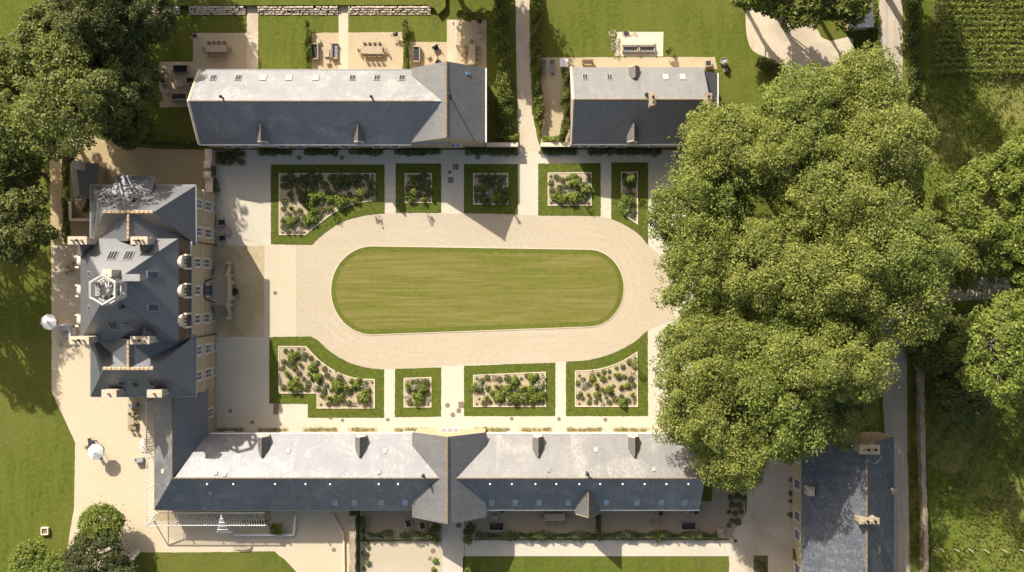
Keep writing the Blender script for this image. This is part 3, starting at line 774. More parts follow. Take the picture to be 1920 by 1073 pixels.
# ------------------------------------------------------------------ the L-shaped south range
sr = thing('l_shaped_range', 'long L-shaped stone range along the south side of the court with a central pavilion', 'building', G(800, 875))
mb = MB(); house_walls(mb, 312, 1298, 809, 940, 4.2)
mb.faces([G(1298, 809, 4.0), G(1298, 940, 4.0), G(1298, 874.5, 7.9), G(1290, 809, 4.0), G(1290, 940, 4.0), G(1290, 874.5, 7.9)], [(0, 1, 2), (3, 5, 4), (0, 3, 4, 1), (1, 4, 5, 2), (2, 5, 3, 0)]); mb.build('wall', 'limestone', sr)
mb = MB()
def g3(x, y, z): return G(x, y, z)
NE0 = 806; SE0 = 943.5; RY = 875.2; ze = 4.0; zr = 8.1
an = [g3(365, RY, zr), g3(1301, RY, zr), g3(1301, NE0, ze), g3(404, NE0, ze)]          # north slope stops on the valley
as_ = [g3(361, RY, zr), g3(1301, RY, zr), g3(1301, SE0, ze), g3(309, SE0, ze)]
wE = [g3(361, 722, zr), g3(361, RY, zr), g3(407, 809, ze), g3(407, 722, ze)]
wW = [g3(361, 722, zr), g3(361, RY, zr), g3(309, SE0, ze), g3(309, 722, ze)]
def split_x(q, x):                                                     # the east half was reslated earlier and is greyer
    L = [q[0], (G(x, 0)[0], q[0][1], q[0][2]), (G(x, 0)[0], q[3][1], q[3][2]), q[3]]; R = [L[1], q[1], q[2], L[2]]; return L, R
anL, anR = split_x(an, 847); mb.slab(anL, .16); mb.slab(as_, .16); mb.slab(wW, .16)
sp = {'N': plane_of(an), 'S': plane_of(as_), 'W': plane_of(wW), 'E': plane_of(wE)}
mb.build('roof', 'slate_south', sr)
mb = MB(); mb.slab(anR, .16); mb.build('roof', 'slate_mixed', sr)
mb = MB(); mb.slab(wE, .16); mb.build('wing_roof', 'slate_blue', sr)
mb = MB(); mb.prism([G(313, 724)[:2], G(404, 724)[:2], G(404, 812)[:2], G(313, 812)[:2]], -0.2, 3.85)
mb.faces([G(313, 724, 3.8), G(404, 724, 3.8), G(361, 724, 7.8), G(313, 735, 3.8), G(404, 735, 3.8), G(361, 735, 7.8)], [(0, 1, 2), (3, 5, 4), (0, 3, 4, 1), (1, 4, 5, 2), (2, 5, 3, 0)])
mb.build('wing_wall', 'limestone', sr)
ridge_part(sr, g3(363, RY, zr + .02), g3(1301, RY, zr + .02), 0.12); ridge_part(sr, g3(361, 724, zr + .02), g3(361, RY, zr + .02), 0.12)
mb = MB(); house_walls(mb, 783, 911, 803, 951, 5.3, 9.0, 'y'); mb.build('pavilion_wall', 'limestone', sr)
mb = MB(); spp = gable_roof(mb, 783, 911, 803, 951, 5.3, 9.0, 'y', 3.0, 2.5); mb.build('pavilion_roof', 'slate_grey', sr)
ridge_part(sr, G(847, 801, 9.03), G(847, 953, 9.03), 0.16)
gutter(sr, G(312, 944.5, 3.9), G(782, 944.5, 3.9), 0.07, 'zinc'); gutter(sr, G(912, 944.5, 3.9), G(1301, 944.5, 3.9), 0.11)
gutter(sr, G(410, 805, 3.9), G(782, 805, 3.9), 0.09); gutter(sr, G(912, 805, 3.9), G(1301, 805, 3.9), 0.09)
for px, py in ((490, 838), (674, 832), (1009, 830), (1190, 828)):
    gable_dormer(sr, plan(px, 0, 6.5)[0], 806.5, 842, 5.6, 6.5, 1.25, 'N', 'slate_grey')
gable_dormer(sr, plan(1103, 0, 6.5)[0], 950, 905, 4.6, 6.8, 3.1, 'S', 'slate_grey', 'limestone', name='porch_gable')
for i, px in enumerate((629, 665, 716, 760, 922, 966, 1011, 1066, 1137, 1194, 1240, 1284)):
    skylight(sr, sp['S'], px, 942, 0.78, 1.2, 'sky_glass', 0, blind='zinc' if i in (1, 2) else None)
for px in (390, 439, 517, 574, 620, 711, 747, 919, 960, 1004, 1043, 1086, 1125, 1167, 1208, 1249, 1290):
    p = on_plane(px, 907, *sp['S']); mb = MB(); mb.lathe([(0.1, -0.1), (0.1, 0.34), (0.145, 0.36), (0.13, 0.41), (0.02, 0.45)], p, 8); mb.build('roof_vent', 'white', sr)
for px, py, m in ((541, 846, 'whitestone'), (722, 846, 'whitestone'), (1117, 844, 'whitestone'), (711, 886, 'slate_grey'), (1029, 882, 'slate_grey'), (1226, 881, 'zinc'), (405, 888, 'slate_grey'), (422, 890, 'zinc')):
    vent(sr, sp['N'], px, py, m, 0.42, 'roof_hatch')
vent(sr, sp['S'], 395, 924, 'zinc', 0.5, 'roof_hatch'); vent(sr, sp['W'], 306, 884, 'whitestone', 0.5, 'roof_hatch')
flue(sr, sp['N'], 794, 890, 1.0, 0.13); flue(sr, sp['N'], 1100, 886, 1.1, 0.16); flue(sr, spp['W'], 806, 910, 0.8, 0.1)
for px in (425, 548, 640, 720, 765, 960, 1045, 1140, 1225):
    x, y, _ = G(plan(px, 0, 2)[0], 809); window(sr, x, y, 1.9, 1.0, 2.2, 'N', 3, 2, frame='bluegrey')
x, y, _ = G(846, 803); window(sr, x, y, 2.2, 2.6, 3.2, 'N', 2, 3, frame='white', name='pavilion_door')
for py in (770,):
    x, y, _ = G(404, py); window(sr, x, y, 2.4, 1.15, 2.4, 'E', 4, 2, frame='white')
for px in (700, 745, 935, 985, 1040, 1150, 1200, 1260):
    x, y, _ = G(px, 940); window(sr, x, y, 1.5, 1.3, 2.2, 'S', 2, 2, frame='bluegrey')

# ------------------------------------------------------------------ the old house at the south-east
oh = thing('old_slate_house', 'tall old house with lichened slate roof beside the lane at lower right', 'house', G(1567, 985))
mb = MB(); house_walls(mb, 1485, 1649, 810, 1180, 5.0, 11.8, 'y'); mb.build('wall', 'limestone', oh)
mb = MB(); op = gable_roof(mb, 1485, 1649, 810, 1180, 5.0, 11.8, 'y', 1.5, 1.0); mb.build('roof', 'slate_old', oh)
ridge_part(oh, G(1567, 812, 11.83), G(1567, 1180, 11.83), 0.13)
chimney(oh, 1567, 814, 10.2, 12.9, 2.4, 1.0, 4, 'limestone'); chimney(oh, 1567, 936, 10.4, 12.7, 2.4, 0.6, 4, 'rubble')
for py, z in ((857, 2.6), (908, 2.6), (968, 2.6), (1003, 2.6), (1066, 2.6)):
    x, y, _ = G(1485, plan(0, py, z)[1]); window(oh, x, y, z, 1.25, 2.3, 'W', 4, 2, frame='bluegrey')
mb = MB(); x, y, _ = G(1489, plan(0, 920, 6)[1]); mb.box((x + 0.35, y, 5.5), (0.9, 1.2, 2.4)); mb.lathe([(0.6, 0), (0.5, 0.3), (0.05, 0.5)], (x + 0.35, y, 6.68), 4)
dm = mb.build('dormer', 'whitestone', oh); window(dm, x - 0.1, y, 5.8, 0.7, 1.5, 'W', 3, 2, frame='white')
mb = MB(); x, y, _ = G(1650, plan(0, 922, 6)[1]); mb.box((x - 0.3, y, 5.0), (1.0, 0.9, 2.0)); mb.build('dormer', 'rubble', oh)
p = on_plane(1648, 1030, *op['E']); mb, _, _, _ = roof_box(op['E'], 1648, 1030, 1.0, 0.5, 0.12); mb.build('roof_hatch', 'limestone', oh)
mb = MB(); a = Vector(P(1624, 862, 12.4)); mb.tube([a, a + Vector((1.2, -0.5, 0.1)), a + Vector((2.0, 0.4, 0.1))], 0.04, 5); mb.build('aerial', 'zinc', oh)

# ------------------------------------------------------------------ the chateau
ch = thing('chateau', 'tall golden stone chateau with steep slate roofs and a white lantern facing the oval lawn', 'chateau', G(310, 543))
mb = MB()
mb.prism([G(229, 365)[:2], G(405, 365)[:2], G(405, 461)[:2], G(229, 461)[:2]], -0.2, 9.55)
mb.build('pavilion_wall', 'limestone', ch); mb = MB()
mb.prism([G(229, 625)[:2], G(405, 625)[:2], G(405, 725)[:2], G(229, 725)[:2]], -0.2, 9.55)
mb.build('pavilion_wall', 'limestone', ch)
mb = MB(); mb.prism([G(216, 460)[:2], G(402.5, 460)[:2], G(402.5, 626)[:2], G(216, 626)[:2]], -0.2, 10.4)
mb.prism([G(232, 459.3)[:2], G(390, 459.3)[:2], G(390, 626.7)[:2], G(232, 626.7)[:2]], 10.4, 12.9); mb.build('wall', 'limestone', ch)
# string courses on the court front
mb = MB()
for zz, (a, b), xx in ((5.6, (363.5, 458), 405), (5.6, (628, 726.5), 405), (5.6, (461, 625), 402.5), (1.5, (363.5, 458), 405), (1.5, (628, 726.5), 405), (9.3, (363.5, 458), 405.3), (9.3, (628, 726.5), 405.3), (10.2, (461, 625), 402.9)):
    x, y0, _ = G(xx, a); _, y1, _ = G(xx, b); mb.box((x, (y0 + y1) / 2, zz), (0.2, abs(y1 - y0), 0.22))
mb.build('string_course', 'whitestone', ch)
def hip(mb, x0, x1, y0, y1, ze, rx0, rx1, ry, zr, ov=3.5, cuts=('N', 'S', 'E', 'W')):
    sl = (zr - ze) / (ry - y0); z = ze - ov * sl * 0.6
    X0, X1, Y0, Y1 = x0 - ov, x1 + ov, y0 - ov, y1 + ov
    pl = {'N': [G(X0, Y0, z), G(X1, Y0, z), G(rx1, ry, zr), G(rx0, ry, zr)], 'S': [G(X0, Y1, z), G(X1, Y1, z), G(rx1, ry, zr), G(rx0, ry, zr)],
          'E': [G(X1, Y0, z), G(X1, Y1, z), G(rx1, ry, zr)], 'W': [G(X0, Y0, z), G(X0, Y1, z), G(rx0, ry, zr)]}
    for k in cuts: mb.slab(pl[k], 0.14)
    return {k: plane_of(v) for k, v in pl.items()}
mb = MB(); hn = hip(mb, 229, 405, 365, 461, 9.7, 277, 360, 413, 14.5)
mb.build('pavilion_roof', 'slate_blue', ch)
mb = MB(); hs = hip(mb, 229, 405, 625, 725, 9.7, 277, 360, 675, 14.5); mb.build('pavilion_roof', 'slate_blue', ch)
def cross(mb, ya, yb, zr, xm, xa, xb, ze):
    for xe in (xa, xb): mb.slab([G(xe, ya, ze), G(xe, yb, ze), G(xm, yb, zr), G(xm, ya, zr)], 0.14)
mb = MB(); cross(mb, 413, 461, 14.45, 318, 227, 407, 9.62); mb.build('cross_roof', 'slate_blue', ch)
mb = MB(); cross(mb, 625, 675, 14.45, 318, 227, 407, 9.62); mb.build('cross_roof', 'slate_blue', ch)
ridge_part(ch, G(276, 413, 14.55), G(361, 413, 14.55), 0.24, 'ridge'); ridge_part(ch, G(276, 675, 14.55), G(361, 675, 14.55), 0.24, 'ridge')
ridge_part(ch, G(318, 415, 14.5), G(318, 459, 14.5), 0.22, 'ridge'); ridge_part(ch, G(318, 627, 14.5), G(318, 673, 14.5), 0.22, 'ridge')
# mansard skirt
for xa, xb in ((403.5, 391.6), (215, 230)):
    mb = MB(); mb.slab([G(xa, 459, 10.45), G(xa, 627, 10.45), G(xb, 627, 13.05), G(xb, 459, 13.05)], 0.1)
    mb.build('mansard_skirt', 'mansard', ch)
# main pyramid
A, B = (310, 538), (310, 549); zt = 19.6; z0 = 12.9
qN = [G(228, 456, z0), G(394, 456, z0), G(*A, zt)]; qS = [G(228, 630, z0), G(394, 630, z0), G(*B, zt)]
qE = [G(394, 456, z0), G(394, 630, z0), G(*B, zt), G(*A, zt)]; qW = [G(228, 456, z0), G(228, 630, z0), G(*B, zt), G(*A, zt)]
mb = MB()
for q in (qN, qS, qE, qW): mb.slab(q, 0.15)
mb.build('main_roof', 'slate_blue', ch)
cpn, cps, cpe, cpw = plane_of(qN), plane_of(qS), plane_of(qE), plane_of(qW)
mb = MB()
for a in (G(394, 456, z0 + .03), G(394, 630, z0 + .03), G(228, 456, z0 + .03), G(228, 630, z0 + .03)):
    mb.tube([a, G(310, 538 if a[1] > 0 else 549, zt + .03)], 0.06, 5)
mb.build('hip_lead', 'lead', ch)
gutter(ch, G(405.5, 459, 10.35), G(405.5, 627, 10.35), 0.12, 'bluegrey')
for a, b in ((362, 463), (623, 728)): gutter(ch, G(409.5, a, 9.45), G(409.5, b, 9.45), 0.1, 'zinc'); gutter(ch, G(225, a, 9.45), G(225, b, 9.45), 0.1, 'zinc')
gutter(ch, G(225, 361, 9.45), G(409, 361, 9.45), 0.1, 'zinc'); gutter(ch, G(225, 729, 9.45), G(409, 729, 9.45), 0.1, 'zinc')
# saddles behind the chimneys
for cx, side in ((243, 'N'), (347, 'N'), (347, 'S')):
    mb = MB(); y0, y1 = (459.5, 486) if side == 'N' else (626.5, 600)
    for s in (-1, 1): mb.slab([G(cx + s * 19, y0, 13.0), G(cx + s * 19, y1, 13.0), G(cx, y1, 14.9), G(cx, y0, 14.9)], 0.12)
    sd = mb.build('chimney_saddle', 'slate_blue', ch)
    ridge_part(sd, G(cx, y0, 14.93), G(cx, y1 - (6 if side == 'N' else -6), 14.93), 0.14)
for cx, cy, a, z1, lx in ((245, 461.5, 9.0, 16.6, 2.15), (345.5, 461.5, 11.0, 16.4, 1.9), (247, 626, 9.0, 16.4, 2.2), (345.5, 626, 11.0, 16.2, 2.2), (278, 718.5, 9.0, 13.2, 1.7), (355, 718.5, 9.0, 13.2, 1.7)):
    chimney(ch, cx, cy, a, z1, lx, 0.8, 3 if lx > 1.8 else 1)
# lantern
lx_, ly_, _ = G(313, 543)
mb = MB(); mb.lathe([(1.75, 17.2), (1.75, 18.6), (1.95, 18.7), (1.95, 18.95)], (lx_, ly_, 0), 6)
lt = mb.build('lantern', 'greypaint', ch)
mb = MB(); ring = [(lx_ + 1.72 * math.cos(2 * math.pi * (k + .5) / 6), ly_ + 1.72 * math.sin(2 * math.pi * (k + .5) / 6)) for k in range(6)]
for zz in (19.45, 20.95, 21.15): mb.tube([(x, y, zz) for x, y in ring + ring[:2]], 0.14 if zz < 21 else 0.2, 5)
for x, y in ring: mb.box((x, y, 20.05), (0.3, 0.3, 2.3))
for k in range(6):
    a, b = ring[k], ring[(k + 1) % 6]
    for t in (0.25, 0.5, 0.75): mb.box((a[0] + (b[0] - a[0]) * t, a[1] + (b[1] - a[1]) * t, 19.2), (0.09, 0.09, 0.55))
mb.build('balustrade', 'greypaint', lt)
mb = MB(); mb.lathe([(1.5, 18.96), (1.5, 18.99)], (lx_, ly_, 0), 6); mb.build('lead_deck', 'zinc', lt)
mb = MB()
for k in range(8):
    a = RND.uniform(0, 6.28); mb.tube([(lx_ + 1.2 * math.cos(a), ly_ + 1.2 * math.sin(a), 19.1), (lx_ + .3, ly_ - .1, 20.4)], 0.09, 5)
mb.box((lx_ + 0.4, ly_ - 0.2, 19.5), (0.9, 0.8, 1.0)); mb.build('bell_frame', 'greypaint', lt)
for dx, dy, sx, sy, z1 in ((0.15, 2.05, 0.95, 0.8, 20.3), (2.5, 1.5, 2.0, 0.7, 19.0)):
    mb = MB(); mb.box((lx_ + dx, ly_ + dy, (17 + z1) / 2), (sx, sy, z1 - 17)); mb.box((lx_ + dx, ly_ + dy, z1), (sx + .15, sy + .15, 0.15)); mb.build('chimney', 'whitestone' if sx < 1 else 'zinc', ch)
mb = MB(); mb.lathe([(0.2, 0), (0.2, 1.0), (0.3, 1.1), (0.05, 1.5)], (lx_ + 1.1, ly_ - 2.1, 17.8), 8); mb.build('flue_pipe', 'iron', ch)
# roof windows
for px, py, pl, w, h, b in ((211, 480, cpn, 1.15, 1.7, 3), (241, 480, cpn, 1.15, 1.7, 3), (212, 609, cps, 1.1, 1.6, 2), (238, 609, cps, 1.1, 1.6, 2), (286, 515, cpe, 0.95, 1.5, 1), (287, 577, cpe, 0.95, 1.5, 1), (168, 514, cpw, 0.7, 0.9, 1), (168, 578, cpw, 0.7, 0.9, 1),
                            (223, 377, hn['N'], 0.9, 1.2, 1), (253, 377, hn['N'], 0.9, 1.2, 1), (283, 377, hn['N'], 0.9, 1.2, 1), (227, 717, hs['S'], 0.9, 1.2, 1), (253, 720, hs['S'], 0.9, 1.2, 1), (285, 717, hs['S'], 0.9, 1.2, 1)):
    skylight(ch, pl, px, py, w, h, 'dark_glass', b if b > 1 else 0)
# arched stone dormers, court side and garden side
def arched_dormer(cx0, cx1, cy, z0, zs, w, face):
    x0, y, _ = G(cx0, cy); x1, _, _ = G(cx1, cy); n = 10; r = w / 2; mb = MB()
    prof = [(-r, z0), (r, z0)] + [(r * math.cos(math.pi * k / n), zs + r * 0.95 * math.sin(math.pi * k / n)) for k in range(n + 1)]
    vs = [(x0, y + a, b) for a, b in prof] + [(x1, y + a, b) for a, b in prof]; m_ = len(prof)
    mb.faces(vs, [tuple(range(m_)), tuple(range(2 * m_ - 1, m_ - 1, -1))] + [(i, (i + 1) % m_, m_ + (i + 1) % m_, m_ + i) for i in range(m_)])
    d = mb.build('arched_dormer', 'whitestone', ch); s = 1 if face == 'E' else -1
    for a in (-1, 1): k = MB(); k.box((x1 + s * 0.22, y + a * (r + 0.02), z0 + (zs - z0) / 2), (0.5, 0.24, zs - z0 + 0.1)); k.build('pilaster', 'whitestone', d)
    window(d, x1, y, z0 + (zs - z0) / 2 + 0.05, w * 0.55, (zs - z0) * 0.85, face, 3, 2, frame='white')
for cy in (495, 544.5, 595.5):
    arched_dormer(388, 399.5, cy, 10.5, 12.2, 1.7, 'E'); arched_dormer(231, 219.5, cy, 10.5, 11.9, 1.35, 'W')
# windows of the court front: cellar, ground floor, first floor
bays = [(391, 405), (440, 405), (495, 402.5), (595, 402.5), (651, 405), (696, 405)]
for py, xw in bays:
    x, y, _ = G(xw, py)
    window(ch, x, y, 7.35, 1.15, 2.0, 'E', 3, 2); window(ch, x, y, 3.55, 1.2, 2.5, 'E', 4, 2); window(ch, x, y, 0.7, 0.9, 0.7, 'E', 1, 2, frame='bluegrey')
x, y, _ = G(402.5, 544.5); window(ch, x, y, 7.35, 1.15, 2.0, 'E', 3, 2); window(ch, x, y, 3.1, 1.5, 3.0, 'E', 4, 2, name='front_door', frame='bluegrey')
for py, xw in ((391, 229), (440, 229), (495, 216), (544, 216), (595, 216), (651, 229), (696, 229)):
    x, y, _ = G(xw, py); window(ch, x, y, 7.0, 1.15, 2.0, 'W', 3, 2); window(ch, x, y, 3.3, 1.2, 2.5, 'W', 4, 2)
# rear stair block on the north side (its slate roof carries on from the pavilion)
mb = MB(); mb.prism([G(272, 347)[:2], G(336, 347)[:2], G(336, 366)[:2], G(272, 366)[:2]], -0.1, 9.2); mb.build('stair_block', 'limestone', ch)
mb = MB(); mb.slab([G(269, 343.5, 9.2), G(339, 343.5, 9.2), G(339, 380, 11.3), G(269, 380, 11.3)], 0.14); mb.build('stair_roof', 'slate_blue', ch)
# front steps: landing, two flights, balustrade and a glazed canopy on iron brackets
pr = MB(); pr.prism([G(402, 517)[:2], G(434, 517)[:2], G(438, 530)[:2], G(438, 559)[:2], G(434, 572)[:2], G(402, 572)[:2]], 0, 1.6)
pt = pr.build('perron', 'stepstone', ch)
for s, y0 in ((-1, 516.8), (1, 572.2)):
    st = MB()
    for k in range(8):
        ya = y0 + s * k * 3.2; yb = ya + s * 3.15; h = 1.5 - 0.19 * (k + .4)
        st.prism([G(405.5, ya)[:2], G(434, ya)[:2], G(434, yb)[:2], G(405.5, yb)[:2]], 0, max(0.1, h))
    st.build('steps', 'stepstone', pt)
bl = MB(); pth = [(434, 493), (435, 517), (438, 530), (438, 559), (435, 572), (434, 596)]
bl.tube([G(x, y, z) for (x, y), z in zip(pth, (0.9, 2.4, 2.4, 2.4, 2.4, 0.9))], 0.2, 4)
bl.tube([G(x, y, z) for (x, y), z in zip(pth, (0.2, 1.65, 1.65, 1.65, 1.65, 0.2))], 0.2, 4)
for (x, y) in pth[:]: bl.box(G(x, y, 1.2), (0.45, 0.45, 2.7 if 500 < y < 590 else 1.4))
for i in range(len(pth) - 1):
    for t in (0.2, 0.4, 0.6, 0.8):
        bl.box(G(pth[i][0] + (pth[i + 1][0] - pth[i][0]) * t, pth[i][1] + (pth[i + 1][1] - pth[i][1]) * t, 2.0 if 0 < i < 4 else 1.3), (0.14, 0.14, 0.8))
bl.build('balustrade', 'stepstone', pt)
cn = MB(); zc_ = 5.0
arc = [(420, 521)] + cr([(404, 526), (399, 532), (396, 544), (399, 557), (404, 562)], 3) + [(420, 568)]
cn.tube([G(x, y, zc_) for x, y in cr([(424, 522), (412, 526), (406, 530), (404.5, 544), (406, 558), (412, 562), (424, 567)], 4)], 0.1, 5)
for y in (526, 562): cn.tube([G(404, y, 4.0), G(423, y + (-4 if y < 540 else 5), zc_)], 0.07, 5)
cnp = cn.build('door_canopy', 'iron', ch)
# service bits on the stone
for py in (459.5, 626.5): mb = MB(); mb.tube([G(406.5, py, 0), G(406.5, py, 9.8)], 0.07, 6); mb.build('downpipe', 'iron', ch)

# ------------------------------------------------------------------ small sheds
sh = thing('slate_shed', 'small dark slate roofed outbuilding with a square chimney behind the chateau', 'outbuilding', G(188, 348))
mb = MB(); mb.prism([G(152, 315)[:2], G(199, 315)[:2], G(193, 373)[:2], G(159, 373)[:2]], -0.1, 2.9); mb.build('wall', 'limestone', sh)
mb = MB(); mb.slab([G(149, 312, 2.9), G(156, 376, 2.9), G(180, 370, 5.0), G(172, 312, 5.0)], .12); mb.slab([G(202, 312, 2.9), G(196, 376, 2.9), G(180, 370, 5.0), G(172, 312, 5.0)], .12); mb.slab([G(156, 376, 2.9), G(196, 376, 2.9), G(180, 370, 5.0)], .12); mb.build('roof', 'slate_grey', sh)
chimney(sh, 178, 320, 0.0, 6.0, 0.95, 0.95, 0, 'whitestone')
tb = thing('tin_roof_shed', 'little blue-grey roofed shed at the edge of the trees by the lane, top right', 'outbuilding', G(1592, 40))
mb = MB(); mb.prism([G(1582, 20)[:2], G(1620, 20)[:2], G(1622, 58)[:2], G(1584, 60)[:2]], 0, 2.4); mb.build('wall', 'timber', tb)
mb = MB(); mb.slab([G(1576, 16, 3.1), G(1624, 14, 2.5), G(1626, 60, 2.5), G(1578, 64, 3.1)], 0.1); mb.build('roof', 'slate_old', tb)

# ================================================================== WALLS, PERGOLA, FENCES
def wall_line(name, label, pts, w, h, m='rubble', cope=None, group=None, jag=0.0):
    """pts: plan pixels along the middle; w,h metres"""
    t = thing(name, label, 'wall', G(*pts[0]), 0, group) if cope else None
    def strip(wd, z0, z1, jg):
        mb = MB(); L = []; R = []
        pp = rough_line(pts, 0, 7, closed=False)
        for i, p in enumerate(pp):
            a = Vector(G(*pp[max(0, i - 1)])); b = Vector(G(*pp[min(len(pp) - 1, i + 1)])); d = (b - a).normalized(); nrm = Vector((-d.y, d.x, 0)); c = Vector(G(*p))
            L.append(c + nrm * (wd / 2 + RND.uniform(-jg, jg))); R.append(c - nrm * (wd / 2 + RND.uniform(-jg, jg)))
        for i in range(len(pp) - 1):
            za, zb = z1 + RND.uniform(-jg, jg), z1 + RND.uniform(-jg, jg)
            q = [L[i], L[i + 1], R[i + 1], R[i]]
            mb.faces([(v.x, v.y, z0) for v in q] + [(v.x, v.y, z1) for v in q], [(0, 1, 2, 3), (7, 6, 5, 4), (0, 4, 5, 1), (1, 5, 6, 2), (2, 6, 7, 3), (3, 7, 4, 0)])
        return mb
    mb = strip(w, -0.1, h, jag)
    if t:
        mb.build('wall_body', m, t); strip(w + 0.12, h + 0.003, h + 0.11, 0).build('coping', cope, t); return t
    o = mb.build(name, m); return tag(o, label, 'wall', group)

wall_line('stone_wall', 'short pale topped wall between the north range and the north drive', [(912, 274.5), (971, 274.5)], 0.45, 1.6, 'limestone', 'whitestone')
wall_line('stone_wall', 'short pale topped wall between the north drive and the cottage', [(1013, 274.5), (1067, 274.5)], 0.45, 1.6, 'limestone', 'whitestone')
wall_line('stone_wall', 'long mossy boundary wall along the far side of the lane, lower right', [(1721, 684), (1722, 800), (1724, 900), (1728, 1000), (1730, 1200)], 0.62, 1.5, 'rubble', None, None, 0.09)
o = wall_line('wall_pier', 'stone pier ending the boundary wall beside the lane', [(1713, 686), (1729, 686)], 0.7, 2.0, 'rubble', None, None, 0.04)
wall_line('stone_wall', 'thick rubble wall running south from the south range next to a hedge', [(664, 963), (664, 1200)], 0.85, 1.6, 'rubble', None, None, 0.08)
wall_line('stone_wall', 'low pale wall around the little sunken bed with a bush', [(441, 1002), (552, 1002), (555, 965)], 0.26, 0.5, 'white')
wall_line('stone_wall', 'thin white kerb wall bending south across the sunny yard', [(624, 964), (645, 1001), (647, 1200)], 0.22, 0.35, 'whitestone')
wall_line('stone_wall', 'twin topped wall closing the rear yard, upper piece by the long range', [(399, 283), (399, 310)], 0.85, 1.9, 'limestone', 'whitestone')
wall_line('stone_wall', 'twin topped wall closing the rear yard, lower piece by the chateau', [(400, 335), (400, 363)], 0.85, 1.9, 'limestone', 'whitestone')
for py, l in ((313, 'upper'), (332, 'lower')):
    t = thing('gate_pier', l + ' square stone gate pier of the rear yard gate', 'gate pier', G(399, py), 0, 'rear yard gate piers')
    mb = MB(); mb.box(G(399, py, 1.15), (0.75, 0.75, 2.5)); mb.build('shaft', 'limestone', t)
    mb = MB(); mb.lathe([(0.66, 2.4), (0.66, 2.55), (0.2, 2.8), (0.05, 2.82)], G(399, py), 4); mb.build('cap', 'whitestone', t)
mb = MB()
for i in range(9): mb.box(G(405, 315 + i * 2, 0.95), (0.04, 0.04, 1.9))
for z in (0.15, 1.0, 1.8): mb.box(G(405, 322.5, z), (0.05, 1.2, 0.05))
tag(mb.build('iron_gate', 'iron'), 'black iron gate between the two stone gate piers', 'gate')
wall_line('garden_wall', 'white topped low wall around the little plot beside the shed', [(226, 413), (138, 413), (137, 379)], 0.3, 0.9, 'rubble', 'whitestone')
# ha-ha at the north: raised lawn edge with a stone face, in three runs
for (xa, xb, lab) in ((287, 338, 'leftmost, in the shade'), (356, 461, 'left of the paved garden path'), (485, 634, 'between the two garden paths'), (654, 808, 'right of the second garden path')):
    t = thing('stone_bank', 'rough stone retaining bank of the raised north lawn, ' + lab, 'stone bank', G((xa + xb) / 2, 20), 0, 'stone banks of the north lawn')
    mb = MB()
    ys = [(12.5, 0.62), (19, 0.45), (28, 0.03)]; nx = int((xb - xa) / 3)
    for i in range(nx):
        xi0, xi1 = xa + (xb - xa) * i / nx, xa + (xb - xa) * (i + 0.93) / nx
        for j in range(4):
            y0 = 13.5 + j * 3.7 + RND.uniform(-.5, .5); zz = 0.58 - j * 0.16
            if RND.random() < 0.93: mb.box(G((xi0 + xi1) / 2, y0 + 1.6, zz / 2 + RND.uniform(-.03, .05)), (0.2 + RND.random() * .08, 0.2 + RND.random() * .1, zz), RND.uniform(-.4, .4))
    mb.build('stones', 'bankstone', t)
mb = MB(); mb.prism([G(*p)[:2] for p in ((286, 13), (800, 12), (815, 18), (822, 30), (836, 16), (836, -400), (286, -400))], 0.0, 0.72)
tag(mb.build('upper_lawn', 'lawn'), kind='structure')

# white slatted pergola that wraps the corner of the south range
pg = thing('slatted_pergola', 'white slatted lean-to pergola wrapping the corner of the L-shaped range', 'pergola', G(300, 960))
zi, zo = 3.5, 2.7
fr = MB()
fr.tube([G(288.5, 745, zo), G(288.5, 976.5, zo), G(508, 976.5, zo)], 0.09, 4); fr.tube([G(310, 745, zi), G(310, 951, zi), G(508, 951, zi)], 0.08, 4); fr.tube([G(288.5, 976.5, zo), G(310, 951, zi)], 0.09, 4)
fr.build('beam', 'white', pg)
sl = MB(); y = 748.0
while y < 960:
    xa = 288.5; xb = 310 if y < 951 else 310 - (y - 951) * 21.5 / 25.5
    if y < 975: sl.tube([G(xa, y, zo + .06), G(xb, y, zi - (310 - xb) * 0.03 + .06)], 0.04, 4)
    y += 4.1
sl.build('slats_of_the_wing_side', 'greypaint', pg)
sl = MB(); x = 292.0
while x < 508:
    ya = 976.5; yb = 951 if x > 310 else 951 + (310 - x) * 25.5 / 21.5
    sl.tube([G(x + 3.0, ya, zo + .06), G(x, yb, zi - (yb - 951) * 0.03 + .06)], 0.036, 4)
    x += 4.6
sl.build('slats_of_the_garden_side', 'greypaint', pg)
for (x, y) in [(288.5, v) for v in (748, 800, 855, 910, 976.5)] + [(v, 976.5) for v in (340, 395, 450, 507)]:
    mb = MB(); mb.box(G(x, y, zo / 2), (0.12, 0.12, zo)); mb.build('post', 'white', pg)
def wire_dome(name, label, cx, cy, r, h, zb, n=10):
    t = thing(name, label, 'trellis', G(cx, cy)); x, y, _ = G(cx, cy); mb = MB()
    for k in range(n):
        a = 2 * math.pi * k / n
        mb.tube([(x + r * math.cos(a), y + r * math.sin(a), 0), (x + r * math.cos(a), y + r * math.sin(a), zb)] + [(x + r * math.cos(a) * math.cos(b), y + r * math.sin(a) * math.cos(b), zb + h * math.sin(b)) for b in (0.5, 0.95, 1.35)], 0.045, 4)
    mb.build('ribs', 'white', t); mb = MB()
    for b in (0.0, 0.35, 0.7, 1.05):
        mb.tube([(x + r * math.cos(b) * math.cos(a), y + r * math.cos(b) * math.sin(a), zb + h * math.sin(b)) for a in [2 * math.pi * k / 16 for k in range(17)]], 0.04, 4)
    mb.tube([(x, y, zb + h - .05), (x, y, zb + h + .5)], 0.05, 5)
    mb.build('hoops', 'white', t); return t
